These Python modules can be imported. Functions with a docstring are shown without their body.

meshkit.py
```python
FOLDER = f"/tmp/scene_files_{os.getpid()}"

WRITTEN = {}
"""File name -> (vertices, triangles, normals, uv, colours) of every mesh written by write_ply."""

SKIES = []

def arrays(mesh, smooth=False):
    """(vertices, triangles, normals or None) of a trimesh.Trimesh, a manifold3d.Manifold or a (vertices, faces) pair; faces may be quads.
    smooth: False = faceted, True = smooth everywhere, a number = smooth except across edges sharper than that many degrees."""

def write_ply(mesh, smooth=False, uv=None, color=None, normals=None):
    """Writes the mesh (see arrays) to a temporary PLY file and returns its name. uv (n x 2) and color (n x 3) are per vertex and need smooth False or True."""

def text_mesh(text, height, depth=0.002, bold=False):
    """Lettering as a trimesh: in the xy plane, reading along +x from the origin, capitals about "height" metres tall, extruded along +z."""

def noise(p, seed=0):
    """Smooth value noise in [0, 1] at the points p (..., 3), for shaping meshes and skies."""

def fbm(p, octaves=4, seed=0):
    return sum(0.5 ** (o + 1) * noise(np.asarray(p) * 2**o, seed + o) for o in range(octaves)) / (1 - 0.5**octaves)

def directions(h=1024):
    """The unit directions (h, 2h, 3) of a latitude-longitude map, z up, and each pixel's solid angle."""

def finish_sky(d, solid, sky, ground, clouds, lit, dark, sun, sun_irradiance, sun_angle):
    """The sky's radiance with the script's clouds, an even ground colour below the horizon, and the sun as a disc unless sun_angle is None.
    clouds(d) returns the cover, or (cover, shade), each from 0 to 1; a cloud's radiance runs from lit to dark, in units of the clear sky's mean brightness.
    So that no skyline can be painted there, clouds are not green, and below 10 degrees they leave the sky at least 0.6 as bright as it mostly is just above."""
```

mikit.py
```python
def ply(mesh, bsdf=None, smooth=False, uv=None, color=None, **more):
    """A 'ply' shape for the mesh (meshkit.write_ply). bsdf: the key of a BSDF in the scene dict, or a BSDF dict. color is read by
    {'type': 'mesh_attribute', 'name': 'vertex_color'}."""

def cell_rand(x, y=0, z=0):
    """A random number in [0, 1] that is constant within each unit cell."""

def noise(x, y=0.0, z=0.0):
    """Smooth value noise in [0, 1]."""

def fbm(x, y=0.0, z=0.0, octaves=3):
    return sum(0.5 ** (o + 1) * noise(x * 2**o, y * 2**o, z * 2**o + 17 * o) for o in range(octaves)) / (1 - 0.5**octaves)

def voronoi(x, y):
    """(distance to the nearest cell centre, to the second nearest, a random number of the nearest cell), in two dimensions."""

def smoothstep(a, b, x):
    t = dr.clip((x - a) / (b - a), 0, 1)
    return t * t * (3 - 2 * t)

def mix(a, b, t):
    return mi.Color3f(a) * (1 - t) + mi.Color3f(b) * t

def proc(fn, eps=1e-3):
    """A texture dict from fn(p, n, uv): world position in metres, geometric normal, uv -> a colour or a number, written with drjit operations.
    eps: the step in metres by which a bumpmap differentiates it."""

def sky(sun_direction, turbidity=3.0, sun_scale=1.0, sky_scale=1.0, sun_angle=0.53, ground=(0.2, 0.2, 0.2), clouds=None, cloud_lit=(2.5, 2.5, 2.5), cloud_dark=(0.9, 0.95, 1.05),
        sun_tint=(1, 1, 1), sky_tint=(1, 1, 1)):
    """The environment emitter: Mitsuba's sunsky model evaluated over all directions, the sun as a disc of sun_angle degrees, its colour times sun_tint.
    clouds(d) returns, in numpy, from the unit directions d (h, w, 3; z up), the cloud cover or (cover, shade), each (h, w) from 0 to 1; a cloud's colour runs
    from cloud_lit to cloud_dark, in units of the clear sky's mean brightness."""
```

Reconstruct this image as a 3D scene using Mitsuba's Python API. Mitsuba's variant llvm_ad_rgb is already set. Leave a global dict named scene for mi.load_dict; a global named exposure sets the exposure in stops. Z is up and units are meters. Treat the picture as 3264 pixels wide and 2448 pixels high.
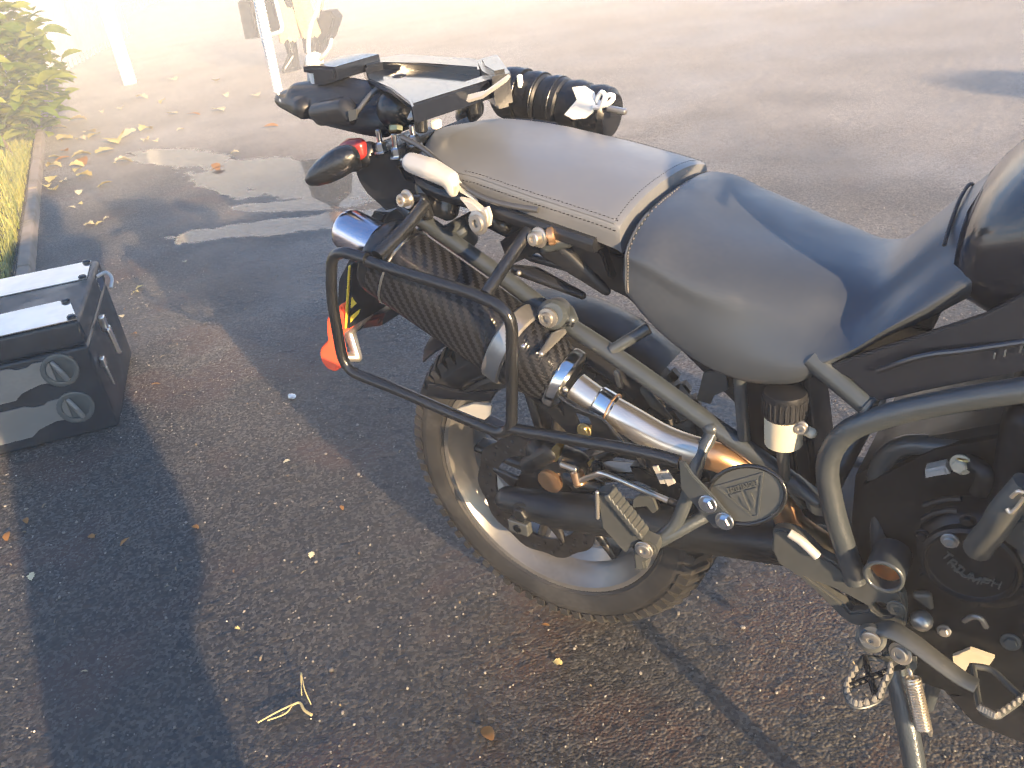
import math, random, numpy as np, trimesh, manifold3d as m3, mitsuba as mi, mikit, drjit as dr
from meshkit import noise as mnoise, fbm as mfbm, text_mesh
from shapely.geometry import Polygon, Point, LineString
from shapely import affinity
from mikit import proc, noise, fbm, voronoi, cell_rand, smoothstep, mix, ply
T = mi.ScalarTransform4f
random.seed(4); RNG = np.random.default_rng(11)
scene, labels = {}, {}

# ---------------------------------------------------------------- camera, sky, exposure
exposure = 3.72
SUN_AZ, SUN_EL = math.radians(-24.0), math.radians(14.0)
SUN = np.array([math.cos(SUN_EL)*math.cos(SUN_AZ), math.cos(SUN_EL)*math.sin(SUN_AZ), math.sin(SUN_EL)])
CAM = np.array([0.7405, -1.0844, 1.2389]); FWD = np.array([-0.53447, 0.6969, -0.47819]); UP = np.array([-0.1782, 0.46014, 0.86978])
scene['camera'] = {'type': 'perspective', 'fov': 61.864, 'fov_axis': 'x', 'near_clip': 0.02, 'far_clip': 4000.0,
                   'to_world': T().look_at(origin=CAM.tolist(), target=(CAM+FWD).tolist(), up=UP.tolist())}
def low_clouds(d):
    """Clear overhead, broken bright cloud low all round the horizon."""
    el = np.degrees(np.arcsin(np.clip(d[..., 2], -1, 1))); p = d*np.array([7.0, 7.0, 16.0])
    n = mfbm(p, 4, 3); band = np.clip(1-np.abs(el-9)/16, 0, 1)
    return .75*np.clip((n-.40)*5, 0, 1)*band, np.clip((.62-n)*3, 0, 1)*.5
scene['sky'] = mikit.sky(SUN.tolist(), turbidity=3.0, sky_scale=1.0, sun_scale=1.2, sun_tint=(0.94, 0.99, 1.22), sky_tint=(0.66, 0.94, 1.36), ground=(0.12, 0.11, 0.10), clouds=low_clouds, cloud_lit=(3.6, 3.55, 3.4), cloud_dark=(1.0, 1.08, 1.2))

# ---------------------------------------------------------------- helpers
COUNT = {}
def key(base):
    COUNT[base] = COUNT.get(base, -1) + 1
    return base if COUNT[base] == 0 else '%s_%03d' % (base, COUNT[base])
def add(name, mesh, mat, parent=None, smooth=35, kind=None, label=None, **kw):
    k = key((parent + '__' if parent else '') + name)
    scene[k] = ply(mesh, mat, smooth=smooth, **kw)
    if kind or label:
        labels[k] = {}
        if kind: labels[k]['kind'] = kind
        if label: labels[k]['label'] = label
    return k
def thing(k, label, cat, group=None):
    labels[k] = {'label': label, 'category': cat}
    if group: labels[k]['group'] = group
    return k
def cat(*ms):
    ms = [m if isinstance(m, trimesh.Trimesh) else tm(m) for m in ms]
    return trimesh.util.concatenate(ms)
def tm(m):
    if hasattr(m, 'to_mesh'):
        q = m.to_mesh(); return trimesh.Trimesh(np.array(q.vert_properties[:, :3]), np.array(q.tri_verts), process=False)
    return m
def mf(t):
    t = trimesh.Trimesh(t.vertices, t.faces); t.merge_vertices()
    return m3.Manifold(m3.Mesh(np.asarray(t.vertices, np.float32), np.asarray(t.faces, np.uint32)))
def unit(v):
    v = np.asarray(v, float); return v/np.linalg.norm(v)
def grid_mesh(rings, closed=True, caps=True, loop=False):
    """rings: (m, n, 3)."""
    r = np.asarray(rings, float); m, n = r.shape[:2]; f = []
    i, j = np.meshgrid(np.arange(m if loop else m-1), np.arange(n if closed else n-1), indexing='ij')
    a = (i*n+j).ravel(); b = (i*n+(j+1) % n).ravel(); c = (((i+1) % m)*n+(j+1) % n).ravel(); d = (((i+1) % m)*n+j).ravel()
    f = np.vstack([np.c_[a, b, c], np.c_[a, c, d]]); v = r.reshape(-1, 3)
    if caps and closed and not loop:
        v = np.vstack([v, r[0].mean(0), r[-1].mean(0)]); k = np.arange(n); c0, c1 = len(v)-2, len(v)-1
        f = np.vstack([f, np.c_[(k+1) % n, k, k*0+c0], np.c_[(m-1)*n+k, (m-1)*n+(k+1) % n, k*0+c1]])
    t = trimesh.Trimesh(v, f, process=False)
    if t.volume < 0: t.invert()
    return t
def rounded(pts, rad, steps=6):
    p = [np.asarray(a, float) for a in pts]; out = [p[0]]
    for a, b, c in zip(p[:-2], p[1:-1], p[2:]):
        d = min(rad, .48*np.linalg.norm(a-b), .48*np.linalg.norm(c-b))
        s, e = b+unit(a-b)*d, b+unit(c-b)*d
        for t in np.linspace(0, 1, steps): out.append((1-t)**2*s+2*t*(1-t)*b+t*t*e)
    out.append(p[-1]); return np.array(out)
def spline(pts, n=8):
    p = np.asarray(pts, float); q = np.vstack([2*p[0]-p[1], p, 2*p[-1]-p[-2]]); out = []
    for k in range(1, len(q)-2):
        for t in np.linspace(0, 1, n, endpoint=False):
            a, b, c, d = q[k-1:k+3]
            out.append(.5*((2*b)+(c-a)*t+(2*a-5*b+4*c-d)*t*t+(3*b-a-3*c+d)*t**3))
    out.append(p[-1]); return np.array(out)
def sweep(path, r, n=14, caps=True, loop=False, flat=1.0, up=None):
    """Round (or flattened) tube along a polyline; r scalar or per point."""
    p = np.asarray(path, float); m = len(p); r = np.broadcast_to(r, (m,)) if np.ndim(r) < 2 else r
    t = (np.roll(p, -1, 0)-np.roll(p, 1, 0)) if loop else np.gradient(p, axis=0)
    t /= np.linalg.norm(t, axis=1, keepdims=True)
    a = np.asarray(up, float) if up is not None else np.cross(t[0], [0, 0, 1.] if abs(t[0][2]) < .9 else [1., 0, 0])
    rings = []
    for k in range(m):
        a = unit(a-t[k]*(a@t[k])); b = np.cross(t[k], a); g = np.arange(n)*2*math.pi/n
        rings.append(p[k]+r[k]*(np.cos(g)[:, None]*a+flat*np.sin(g)[:, None]*b))
    return grid_mesh(rings, True, caps, loop)
def tube(pts, r, bend=.03, n=14, **k): return sweep(rounded(pts, bend), r, n, **k)
def lathe(prof, origin=(0, 0, 0), axis=(0, 1, 0), n=40):
    """prof: (radius, height) along axis from origin."""
    ax = unit(axis); a = unit(np.cross(ax, [0, 0, 1.] if abs(ax[2]) < .9 else [1., 0, 0])); b = np.cross(ax, a); g = np.arange(n)*2*math.pi/n
    ring = np.cos(g)[:, None]*a+np.sin(g)[:, None]*b
    return grid_mesh([np.asarray(origin)+max(r, 1e-5)*ring+h*ax for r, h in prof], True, True)
def cyl(p, q, r, n=24, bev=None):
    p, q = np.asarray(p, float), np.asarray(q, float); L = np.linalg.norm(q-p); b = min(.25*r, .2*L) if bev is None else bev
    return lathe([(r-b, 0), (r, b), (r, L-b), (r-b, L)], p, q-p, n)
def plate(pts, th, holes=(), flip=False, bev=.0):
    """Plate through (nearly coplanar) 3-D points, extruded by th along its normal (towards +y unless flip)."""
    p = np.asarray(pts, float); c = p.mean(0); u, s, vt = np.linalg.svd(p-c); nrm = vt[2]
    if nrm[1] < 0: nrm = -nrm
    if flip: nrm = -nrm
    e1 = unit(np.cross([0, 0, 1.], nrm)) if abs(nrm[2]) < .95 else np.array([1., 0, 0]); e2 = np.cross(nrm, e1)
    P = lambda a: np.c_[(np.asarray(a)-c)@e1, (np.asarray(a)-c)@e2]
    pg = Polygon(P(p), [P(h) for h in holes]).buffer(0)
    if pg.geom_type != 'Polygon': pg = max(pg.geoms, key=lambda g: g.area)
    return place2d(pg, th, c, e1, e2, nrm, bev)
def place2d(pg, th, c, e1, e2, nrm, bev=0):
    def ex(g, a, b):
        gs = getattr(g, 'geoms', [g]); ms = []
        for q in gs:
            if q.is_empty: continue
            t = trimesh.creation.extrude_polygon(q, b-a, engine='earcut'); t.apply_translation([0, 0, a]); ms.append(t)
        return trimesh.util.concatenate(ms)
    t = ex(pg, bev, th-bev) if bev else ex(pg, 0, th)
    if bev:
        g = pg.buffer(-bev, join_style=2)
        if not g.is_empty: t = trimesh.util.concatenate([t, ex(g, 0, th)])
    M = np.eye(4); M[:3, 0], M[:3, 1], M[:3, 2], M[:3, 3] = e1, e2, nrm, c
    if np.linalg.det(M[:3, :3]) < 0: M[:3, 1] *= -1
    t.apply_transform(M); return t
def smooth_poly(pts, rad): return rounded(list(pts)+[pts[0]], rad)[1:-1]
def ball(c, r, n=3):
    t = trimesh.creation.icosphere(n); t.vertices = t.vertices*np.asarray(r)+np.asarray(c); return t
def sph(c, r, n=20):
    return m3.Manifold.sphere(float(r), n).translate([float(x) for x in c])
def hull(*cr, n=18):
    """Hull of spheres given as (centre, radius)."""
    return m3.Manifold.batch_hull([sph(c, r, n) for c, r in cr])
def rbox(c, size, r=.004, rot=None):
    h = np.asarray(size)/2-r
    b = hull(*[((sx*h[0], sy*h[1], sz*h[2]), r) for sx in (-1, 1) for sy in (-1, 1) for sz in (-1, 1)], n=8)
    t = tm(b)
    if rot is not None: t.vertices = t.vertices@np.asarray(rot).T
    t.vertices = t.vertices+np.asarray(c); return t
def frame_from(x, z=(0, 0, 1)):
    x = unit(x); y = unit(np.cross(z, x)); return np.c_[x, y, np.cross(x, y)]
def prism(pts, y0, y1, bev=.004):
    """Side outline (points near one y) drawn out from y0 to y1 with bevelled edges."""
    p = np.asarray(pts, float).copy(); p[:, 1] = 0
    t = plate(p, 1.0, bev=0)
    pg = Polygon(np.c_[p[:, 0], p[:, 2]]).buffer(0)
    if pg.geom_type != 'Polygon': pg = max(pg.geoms, key=lambda g: g.area)
    lo, hi = min(y0, y1), max(y0, y1)
    a = trimesh.creation.extrude_polygon(pg, hi-lo-2*bev, engine='earcut'); a.apply_translation([0, 0, bev])
    g = pg.buffer(-bev, join_style=2)
    if not g.is_empty: a = trimesh.util.concatenate([a]+[trimesh.creation.extrude_polygon(q, hi-lo, engine='earcut') for q in getattr(g, 'geoms', [g])])
    v = a.vertices.copy(); a.vertices = np.c_[v[:, 0], lo+v[:, 2], v[:, 1]]; a.invert(); return a
def bolt(p, axis, r=.007, L=.008, hexa=True):
    ax = unit(axis); m = [cyl(p, np.asarray(p)+ax*L, r, 6 if hexa else 20)]
    if not hexa:  # socket head: dark recess rim
        m = [lathe([(r*.9, 0), (r, L*.1), (r, L*.85), (r*.88, L), (r*.5, L), (r*.48, L*.5), (0, L*.5)], p, ax, 20)]
    m.append(cyl(np.asarray(p)-ax*.002, np.asarray(p)+ax*.0015, r*1.45, 20)); return cat(*m)
def coil(p, q, R, wire, turns, per=14, ends=True):
    p, q = np.asarray(p, float), np.asarray(q, float); ax = unit(q-p); a = unit(np.cross(ax, [0.3, 1, 0.2])); b = np.cross(ax, a)
    t = np.linspace(0, 1, int(turns*per)); g = t*turns*2*math.pi
    return sweep(p+np.outer(t, q-p)+R*(np.cos(g)[:, None]*a+np.sin(g)[:, None]*b), wire, 7)
def lettering(text, h, depth, c, e1, e2, bold=False):
    """Raised letters: centred at c, reading along e1, upright along e2, standing out along e1 x e2."""
    t = text_mesh(text, h, depth, bold); b = t.bounds; t.apply_translation([-(b[0, 0]+b[1, 0])/2, -(b[0, 1]+b[1, 1])/2, 0])
    M = np.eye(4); M[:3, 0], M[:3, 1], M[:3, 2], M[:3, 3] = e1, e2, np.cross(e1, e2), c
    t.apply_transform(M); return t
def limbs(bones, L=.02, it=12, loopn=0):
    """One continuous body: hulls of spheres joined, refined and smoothed."""
    m = m3.Manifold.batch_boolean([hull(*b, n=20) for b in bones], m3.OpType.Add).refine_to_length(L)
    t = tm(m); t.merge_vertices(); trimesh.smoothing.filter_taubin(t, iterations=it); return t

def mirror_y(t):
    t = tm(t).copy(); t.vertices = t.vertices*np.array([1, -1, 1.]); t.invert(); return t
def shift(t, d):
    t = tm(t).copy(); t.vertices = t.vertices+np.asarray(d, float); return t
def circle3(a, b, c):
    """Centre and radius of the circle through three points of one y."""
    p = [np.array(q, float)[[0, 2]] for q in (a, b, c)]; A = 2*np.array([p[1]-p[0], p[2]-p[0]])
    o = np.linalg.solve(A, [p[1]@p[1]-p[0]@p[0], p[2]@p[2]-p[0]@p[0]]); return np.array([o[0], a[1], o[1]]), float(np.linalg.norm(p[0]-o))

# ---------------------------------------------------------------- materials
def mat(name, base, rough=.5, **k):
    bump = k.pop('bump', None); two = k.pop('two', True)
    d = {'type': 'principled', 'base_color': base if isinstance(base, dict) else {'type': 'rgb', 'value': list(base)},
         'roughness': rough if isinstance(rough, dict) else float(rough), **k}
    if bump: d = {'type': 'bumpmap', 'arbitrary': proc(bump[0], bump[2] if len(bump) > 2 else 5e-4), 'scale': float(bump[1]), 'bsdf': d}
    scene[name] = {'type': 'twosided', 'bsdf': d} if two else d
def speck(f, lo, hi): return lambda p, n, uv: mix(lo, hi, fbm(p.x*f, p.y*f, p.z*f))
def dusty(base, dust, f=9., amount=.5):
    def fn(p, n, uv):
        t = smoothstep(.35, .8, fbm(p.x*f, p.y*f, p.z*f, 4))*amount*(.55+.45*noise(p.x*170, p.y*170, p.z*170))
        return mix(base, dust, t)
    return proc(fn)
def scuff(lo, hi, f=14.): return proc(lambda p, n, uv: lo+(hi-lo)*smoothstep(.25, .8, fbm(p.x*f, p.y*f, p.z*f, 4)))
grain = lambda p, n, uv: noise(p.x*900, p.y*900, p.z*900)*.6+noise(p.x*2100, p.y*2100, p.z*2100)*.4
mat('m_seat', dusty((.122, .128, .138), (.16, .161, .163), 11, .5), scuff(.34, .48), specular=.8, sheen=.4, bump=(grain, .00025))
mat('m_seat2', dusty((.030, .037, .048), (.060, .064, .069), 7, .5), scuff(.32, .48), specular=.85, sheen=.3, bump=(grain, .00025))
mat('m_thread', (.02, .02, .022), .7); mat('m_thread_pale', (.16, .15, .14), .7)
mat('m_frame', dusty((.048, .058, .066), (.088, .091, .092), 16, .4), scuff(.20, .36), metallic=.25, specular=.5, clearcoat=.45, clearcoat_gloss=.93,
    bump=(lambda p, n, uv: noise(p.x*420, p.y*420, p.z*420), .0003))
mat('m_black', dusty((.007, .008, .010), (.027, .028, .030), 16, .3), scuff(.10, .28), specular=.5, clearcoat=.6, clearcoat_gloss=.9,
    bump=(lambda p, n, uv: noise(p.x*330, p.y*330, p.z*330), .0003))
mat('m_plastic', dusty((.008, .009, .012), (.030, .031, .034), 12, .4), scuff(.30, .5), specular=.5)
mat('m_gloss', (.008, .010, .016), .08, specular=.55, clearcoat=1.0, clearcoat_gloss=.97)
mat('m_cast', dusty((.092, .10, .10), (.145, .142, .13), 18, .5), scuff(.33, .55), metallic=.5)
mat('m_engine', dusty((.007, .009, .012), (.026, .027, .029), 20, .45), scuff(.3, .5), metallic=.25,
    bump=(lambda p, n, uv: noise(p.x*700, p.y*700, p.z*700), .0002))
mat('m_alloy', dusty((.40, .39, .37), (.22, .20, .17), 14, .5), scuff(.28, .5), metallic=.8)
mat('m_grey', dusty((.50, .49, .46), (.33, .31, .28), 14, .5), scuff(.35, .5), metallic=.2)
scene['m_chrome'] = {'type': 'twosided', 'bsdf': {'type': 'roughconductor', 'material': 'Cr', 'alpha': .05}}
mat('m_steel', dusty((.80, .74, .64), (.62, .54, .43), 10, .5), scuff(.27, .42), metallic=.95)
mat('m_bronze', dusty((.66, .40, .22), (.42, .24, .13), 14, .6), scuff(.25, .42), metallic=.9)
mat('m_brass', (.70, .52, .22), .25, metallic=1.0)
mat('m_rim', dusty((.21, .205, .195), (.13, .12, .105), 10, .65), scuff(.26, .42), metallic=.65)
mat('m_wheel_black', dusty((.012, .012, .013), (.07, .06, .05), 14, .4), .22, clearcoat=.5)
mat('m_disc', dusty((.20, .19, .18), (.09, .075, .06), 30, .6), .32, metallic=1.0)
def tyre_bump(p, n, uv): return noise(p.x*260, p.y*260, p.z*260)
mat('m_tyre', dusty((.016, .016, .0165), (.050, .048, .046), 12, .7), scuff(.5, .75), bump=(tyre_bump, .0003))
mat('m_red', (.26, .02, .016), .2, clearcoat=.6)
mat('m_reflector', (1.0, .13, .055), .35)
mat('m_label_red', (.55, .05, .05), .4)
mat('m_plate_yellow', proc(lambda p, n, uv: mix((.78, .58, .06), (.60, .42, .03), noise(p.x*200, p.y*200, p.z*200))), .35, clearcoat=.5)
mat('m_cream', (.52, .46, .34), .35, clearcoat=.4)
mat('m_white', (.78, .77, .73), .45)
def carbon(p, n, uv):
    """2 x 2 twill of 5 mm tows; uv in metres."""
    u, v = uv.x/.0050, uv.y/.0050; i, j = dr.floor(u), dr.floor(v); k = i-j; k = k-4*dr.floor(k/4)
    return k < 1.5, u-i, v-j
def carbon_col(p, n, uv):
    s, a, b = carbon(p, n, uv); return dr.select(s, mi.Color3f(.011, .011, .012), mi.Color3f(.030, .030, .032))
def carbon_rough(p, n, uv):
    s, a, b = carbon(p, n, uv); return dr.select(s, mi.Float(.16), mi.Float(.32))
def carbon_bump(p, n, uv):
    s, a, b = carbon(p, n, uv); return dr.select(s, dr.sin(a*math.pi), 1.4*dr.sin(b*math.pi))
scene['m_carbon'] = {'type': 'twosided', 'bsdf': {'type': 'bumpmap', 'arbitrary': proc(carbon_bump, 6e-4), 'scale': .0010,
    'bsdf': {'type': 'principled', 'base_color': proc(carbon_col), 'roughness': proc(carbon_rough), 'specular': .7, 'metallic': .45}}}
mat('m_cable', (.10, .10, .10), .25, specular=.6, metallic=.5)
mat('m_polished', (.80, .80, .78), .10, metallic=1.0)
mat('m_denim', (.03, .04, .07), .9); mat('m_coat', (.025, .026, .03), .85); mat('m_skin', (.50, .32, .24), .5)
mat('m_hair', (.05, .035, .025), .6); mat('m_tan', proc(speck(60., (.42, .31, .19), (.56, .43, .28))), .9); mat('m_leather', (.015, .014, .014), .3)
# ---------------------------------------------------------------- ground
def graded(a, b, step, far_lo, far_hi, g_lo, g_hi):
    """Fine even spacing from a to b, widening outwards to the horizon."""
    def out(x, far, g, sign):
        s, r = step, []
        while x*sign < far*sign: s *= g if s < .06 else 1.09; x += sign*s; r.append(x)
        return r
    core = np.arange(a, b, step)
    return np.r_[out(core[0], far_lo, g_lo, -1)[::-1], core, out(core[-1], far_hi, g_hi, 1)]
gx = graded(-2.3, .95, .0076, -700, 500, 1.016, 1.06); gy = graded(-1.0, 1.5, .0076, -400, 700, 1.08, 1.016)
GX, GY = np.meshgrid(gx, gy, indexing='ij'); PX, PY = GX.ravel(), GY.ravel()
sp = np.maximum(np.gradient(gx)[:, None], np.gradient(gy)[None]).ravel()
def puddle_depth(x, y):
    """1 inside the puddle, falling to 0 outside: three shallow dips joined, with a ragged rim."""
    d = 0
    for cx, cy, rx, ry, a in PUDDLES:
        c, s = math.cos(a), math.sin(a); u = ((x-cx)*c+(y-cy)*s)/rx; v = (-(x-cx)*s+(y-cy)*c)/ry
        d = np.maximum(d, np.exp(-(u*u+v*v)*1.1))
    q = np.c_[np.ravel(x), np.ravel(y), np.zeros(np.size(x))]
    return d*(.50+1.0*mfbm(q*np.array([4., 7., 1.]), 4, 31)).reshape(np.shape(d))
PUDDLES = [(-3.5, 2.42, 1.2, .42, -.12), (-4.9, 2.68, .8, .24, -.1), (-2.65, 1.74, .85, .17, .56), (-2.1, 2.35, .7, .32, .1), (-2.9, 2.0, .5, .12, .3)]
def ground_z(x, y, s):
    p = np.c_[x, y, x*0]
    near = np.clip(1.35-s/.030, 0, 1)
    chip = mnoise(p*95, 1)
    h = near*(.0024*(chip-.5)+.0022*(mnoise(p*48, 2)-.5)+.0024*(mnoise(p*150, 3)**2-.4))
    h += np.clip(1.3-s/.12, 0, 1)*.006*(mfbm(p*9, 3, 5)-.5)
    h += np.clip(1.2-s/1.2, 0, 1)*.04*(mfbm(p*.7, 3, 9)-.5)*np.clip((np.hypot(x+2.5, y-1)-4)/3, 0, 1)
    far = np.hypot(x, y); h -= .016*puddle_depth(x, y)
    h += .004*(near < .2)*(mnoise(p*30, 4)-.5)*np.clip(1.3-s/.25, 0, 1)
    return h
ZG = ground_z(PX, PY, sp)
nx, ny = len(gx), len(gy); ii, jj = np.meshgrid(np.arange(nx-1), np.arange(ny-1), indexing='ij')
qa = (ii*ny+jj).ravel(); fq = np.vstack([np.c_[qa, qa+ny, qa+ny+1], np.c_[qa, qa+ny+1, qa+1]])
def gz(x, y): return float(ground_z(np.array([x]), np.array([y]), np.array([.05]))[0])
def tar_col(p, n, uv):
    a, b, c = voronoi(p.x*165, p.y*165)
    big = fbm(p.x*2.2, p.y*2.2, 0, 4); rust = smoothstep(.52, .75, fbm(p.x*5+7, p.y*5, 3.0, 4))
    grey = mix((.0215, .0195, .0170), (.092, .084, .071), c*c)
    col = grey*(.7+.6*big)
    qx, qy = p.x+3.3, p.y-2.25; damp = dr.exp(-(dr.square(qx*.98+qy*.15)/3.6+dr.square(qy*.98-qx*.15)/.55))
    glare_pale = smoothstep(-.1, 4.6, p.y*.85-p.x*.16+1.8*(big-.5))*(1-.92*damp)  # paler with distance: veiling glare painted into the tarmac colour
    col = mix(col, mix((.11, .10, .09), (.31, .288, .262), c*.75+.25*noise(p.x*60, p.y*60, 5.0))*(.75+.5*big), glare_pale)
    return mix(col, (.085, .042, .030), rust*.45*(1-c*.6)*(1-glare_pale))
def tar_rough(p, n, uv):
    a, b, c = voronoi(p.x*165, p.y*165); wet = smoothstep(.42, .68, fbm(p.x*1.6, p.y*1.6, 2.0, 3))
    return .58-.26*wet-.22*dr.select(c > .86, 1.0, 0.0)
def tar_bump(p, n, uv):
    a, b, c = voronoi(p.x*165, p.y*165); return (1-smoothstep(.0, .8, a))*(.4+.6*c)+.5*noise(p.x*330, p.y*330)
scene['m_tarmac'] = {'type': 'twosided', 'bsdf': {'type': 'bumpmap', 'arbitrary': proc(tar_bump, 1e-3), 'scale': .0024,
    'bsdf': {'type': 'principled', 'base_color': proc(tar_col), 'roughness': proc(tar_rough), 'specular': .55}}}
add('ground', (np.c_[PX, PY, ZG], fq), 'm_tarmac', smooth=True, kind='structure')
labels['ground']['label'] = 'rough worn tarmac yard, damp and gritty, with wet patches'
# puddle water: a flat sheet lying in the dip, chips stand out of it
scene['m_water'] = {'type': 'dielectric', 'int_ior': 1.33, 'ext_ior': 1.0}
wg = np.stack(np.meshgrid(np.arange(-6.4, -.8, .03), np.arange(.6, 4.2, .03), indexing='ij'), -1); n2 = wg.shape[1]
keep = puddle_depth(wg[..., 0], wg[..., 1]) > .22
wv = np.c_[wg.reshape(-1, 2), np.full(wg.shape[0]*n2, -.0075)]
wi, wj = np.nonzero(keep[:-1, :-1] & keep[1:, :-1] & keep[:-1, 1:] & keep[1:, 1:]); wa = wi*n2+wj
wm = trimesh.Trimesh(wv, np.vstack([np.c_[wa, wa+n2, wa+n2+1], np.c_[wa, wa+n2+1, wa+1]]), process=False); wm.remove_unreferenced_vertices()
add('puddle', wm, 'm_water', smooth=True, kind='structure')
labels['puddle']['label'] = 'shallow puddle on the tarmac behind the motorcycle, mirroring blue sky'
# ---------------------------------------------------------------- motorcycle (x forward, y to its left, rear axle at x = y = 0)
B = 'motorcycle'
thing(B, 'dark grey motorcycle with black seats, carbon silencer and bare tubular pannier rack', 'motorcycle')
V = lambda *a: np.array(a, float)
# --- rear wheel
AX = V(0, 0, .33); W = B+'__rear_wheel'
def wl(prof, n=96): return lathe([(r, h) for r, h in prof], AX, (0, 1, 0), n)
tp = [(.222, -.052), (.232, -.063), (.236, -.0665), (.238, -.0660), (.248, -.0705), (.266, -.0725), (.268, -.0718), (.280, -.0700), (.289, -.064), (.298, -.049), (.303, -.025), (.304, 0)]
tp += [(r, -h) for r, h in tp[::-1][1:]] + [(.216, .045), (.214, 0), (.216, -.045)]
add('tyre', grid_mesh([AX+r*(np.cos(g)[:, None]*V(1, 0, 0)+np.sin(g)[:, None]*V(0, 0, 1))+V(0, h, 0) for g in [np.linspace(0, 2*math.pi, 128, endpoint=False)] for r, h in tp], True, False, True), 'm_tyre', W)
def knob(a, y0, y1, r0, r1, wid, sk=0):
    """A tread block between two lateral stations, at wheel angle a."""
    P = []
    for rr, grow in ((-.008, 1.0), (.0095, .84)):
        for yy, rad in ((y0, r0), (y1, r1)):
            for s in (-1, 1):
                aa = a+sk*(yy-y0)/.05+s*wid*grow/rad/2; ym = yy+(.5*(y0+y1)-yy)*(1-grow)*.4
                P.append(AX+V(math.cos(aa)*(rad+rr), ym, math.sin(aa)*(rad+rr)))
    return trimesh.convex.convex_hull(np.array(P))
for k in range(66):
    a = 2*math.pi*k/66
    for s in (-1, 1):
        add('tread_block', knob(a+(s > 0)*.047, s*.036, s*.0735, .3030, .2850, .0175), 'm_tyre', W, smooth=False)
for k in range(33):
    a = 2*math.pi*(k+.5)/33
    for s in (-1, 1): add('tread_block', knob(a+s*.03, s*.003, s*.031, .3040, .3030, .026, s*.05), 'm_tyre', W, smooth=False)
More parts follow.
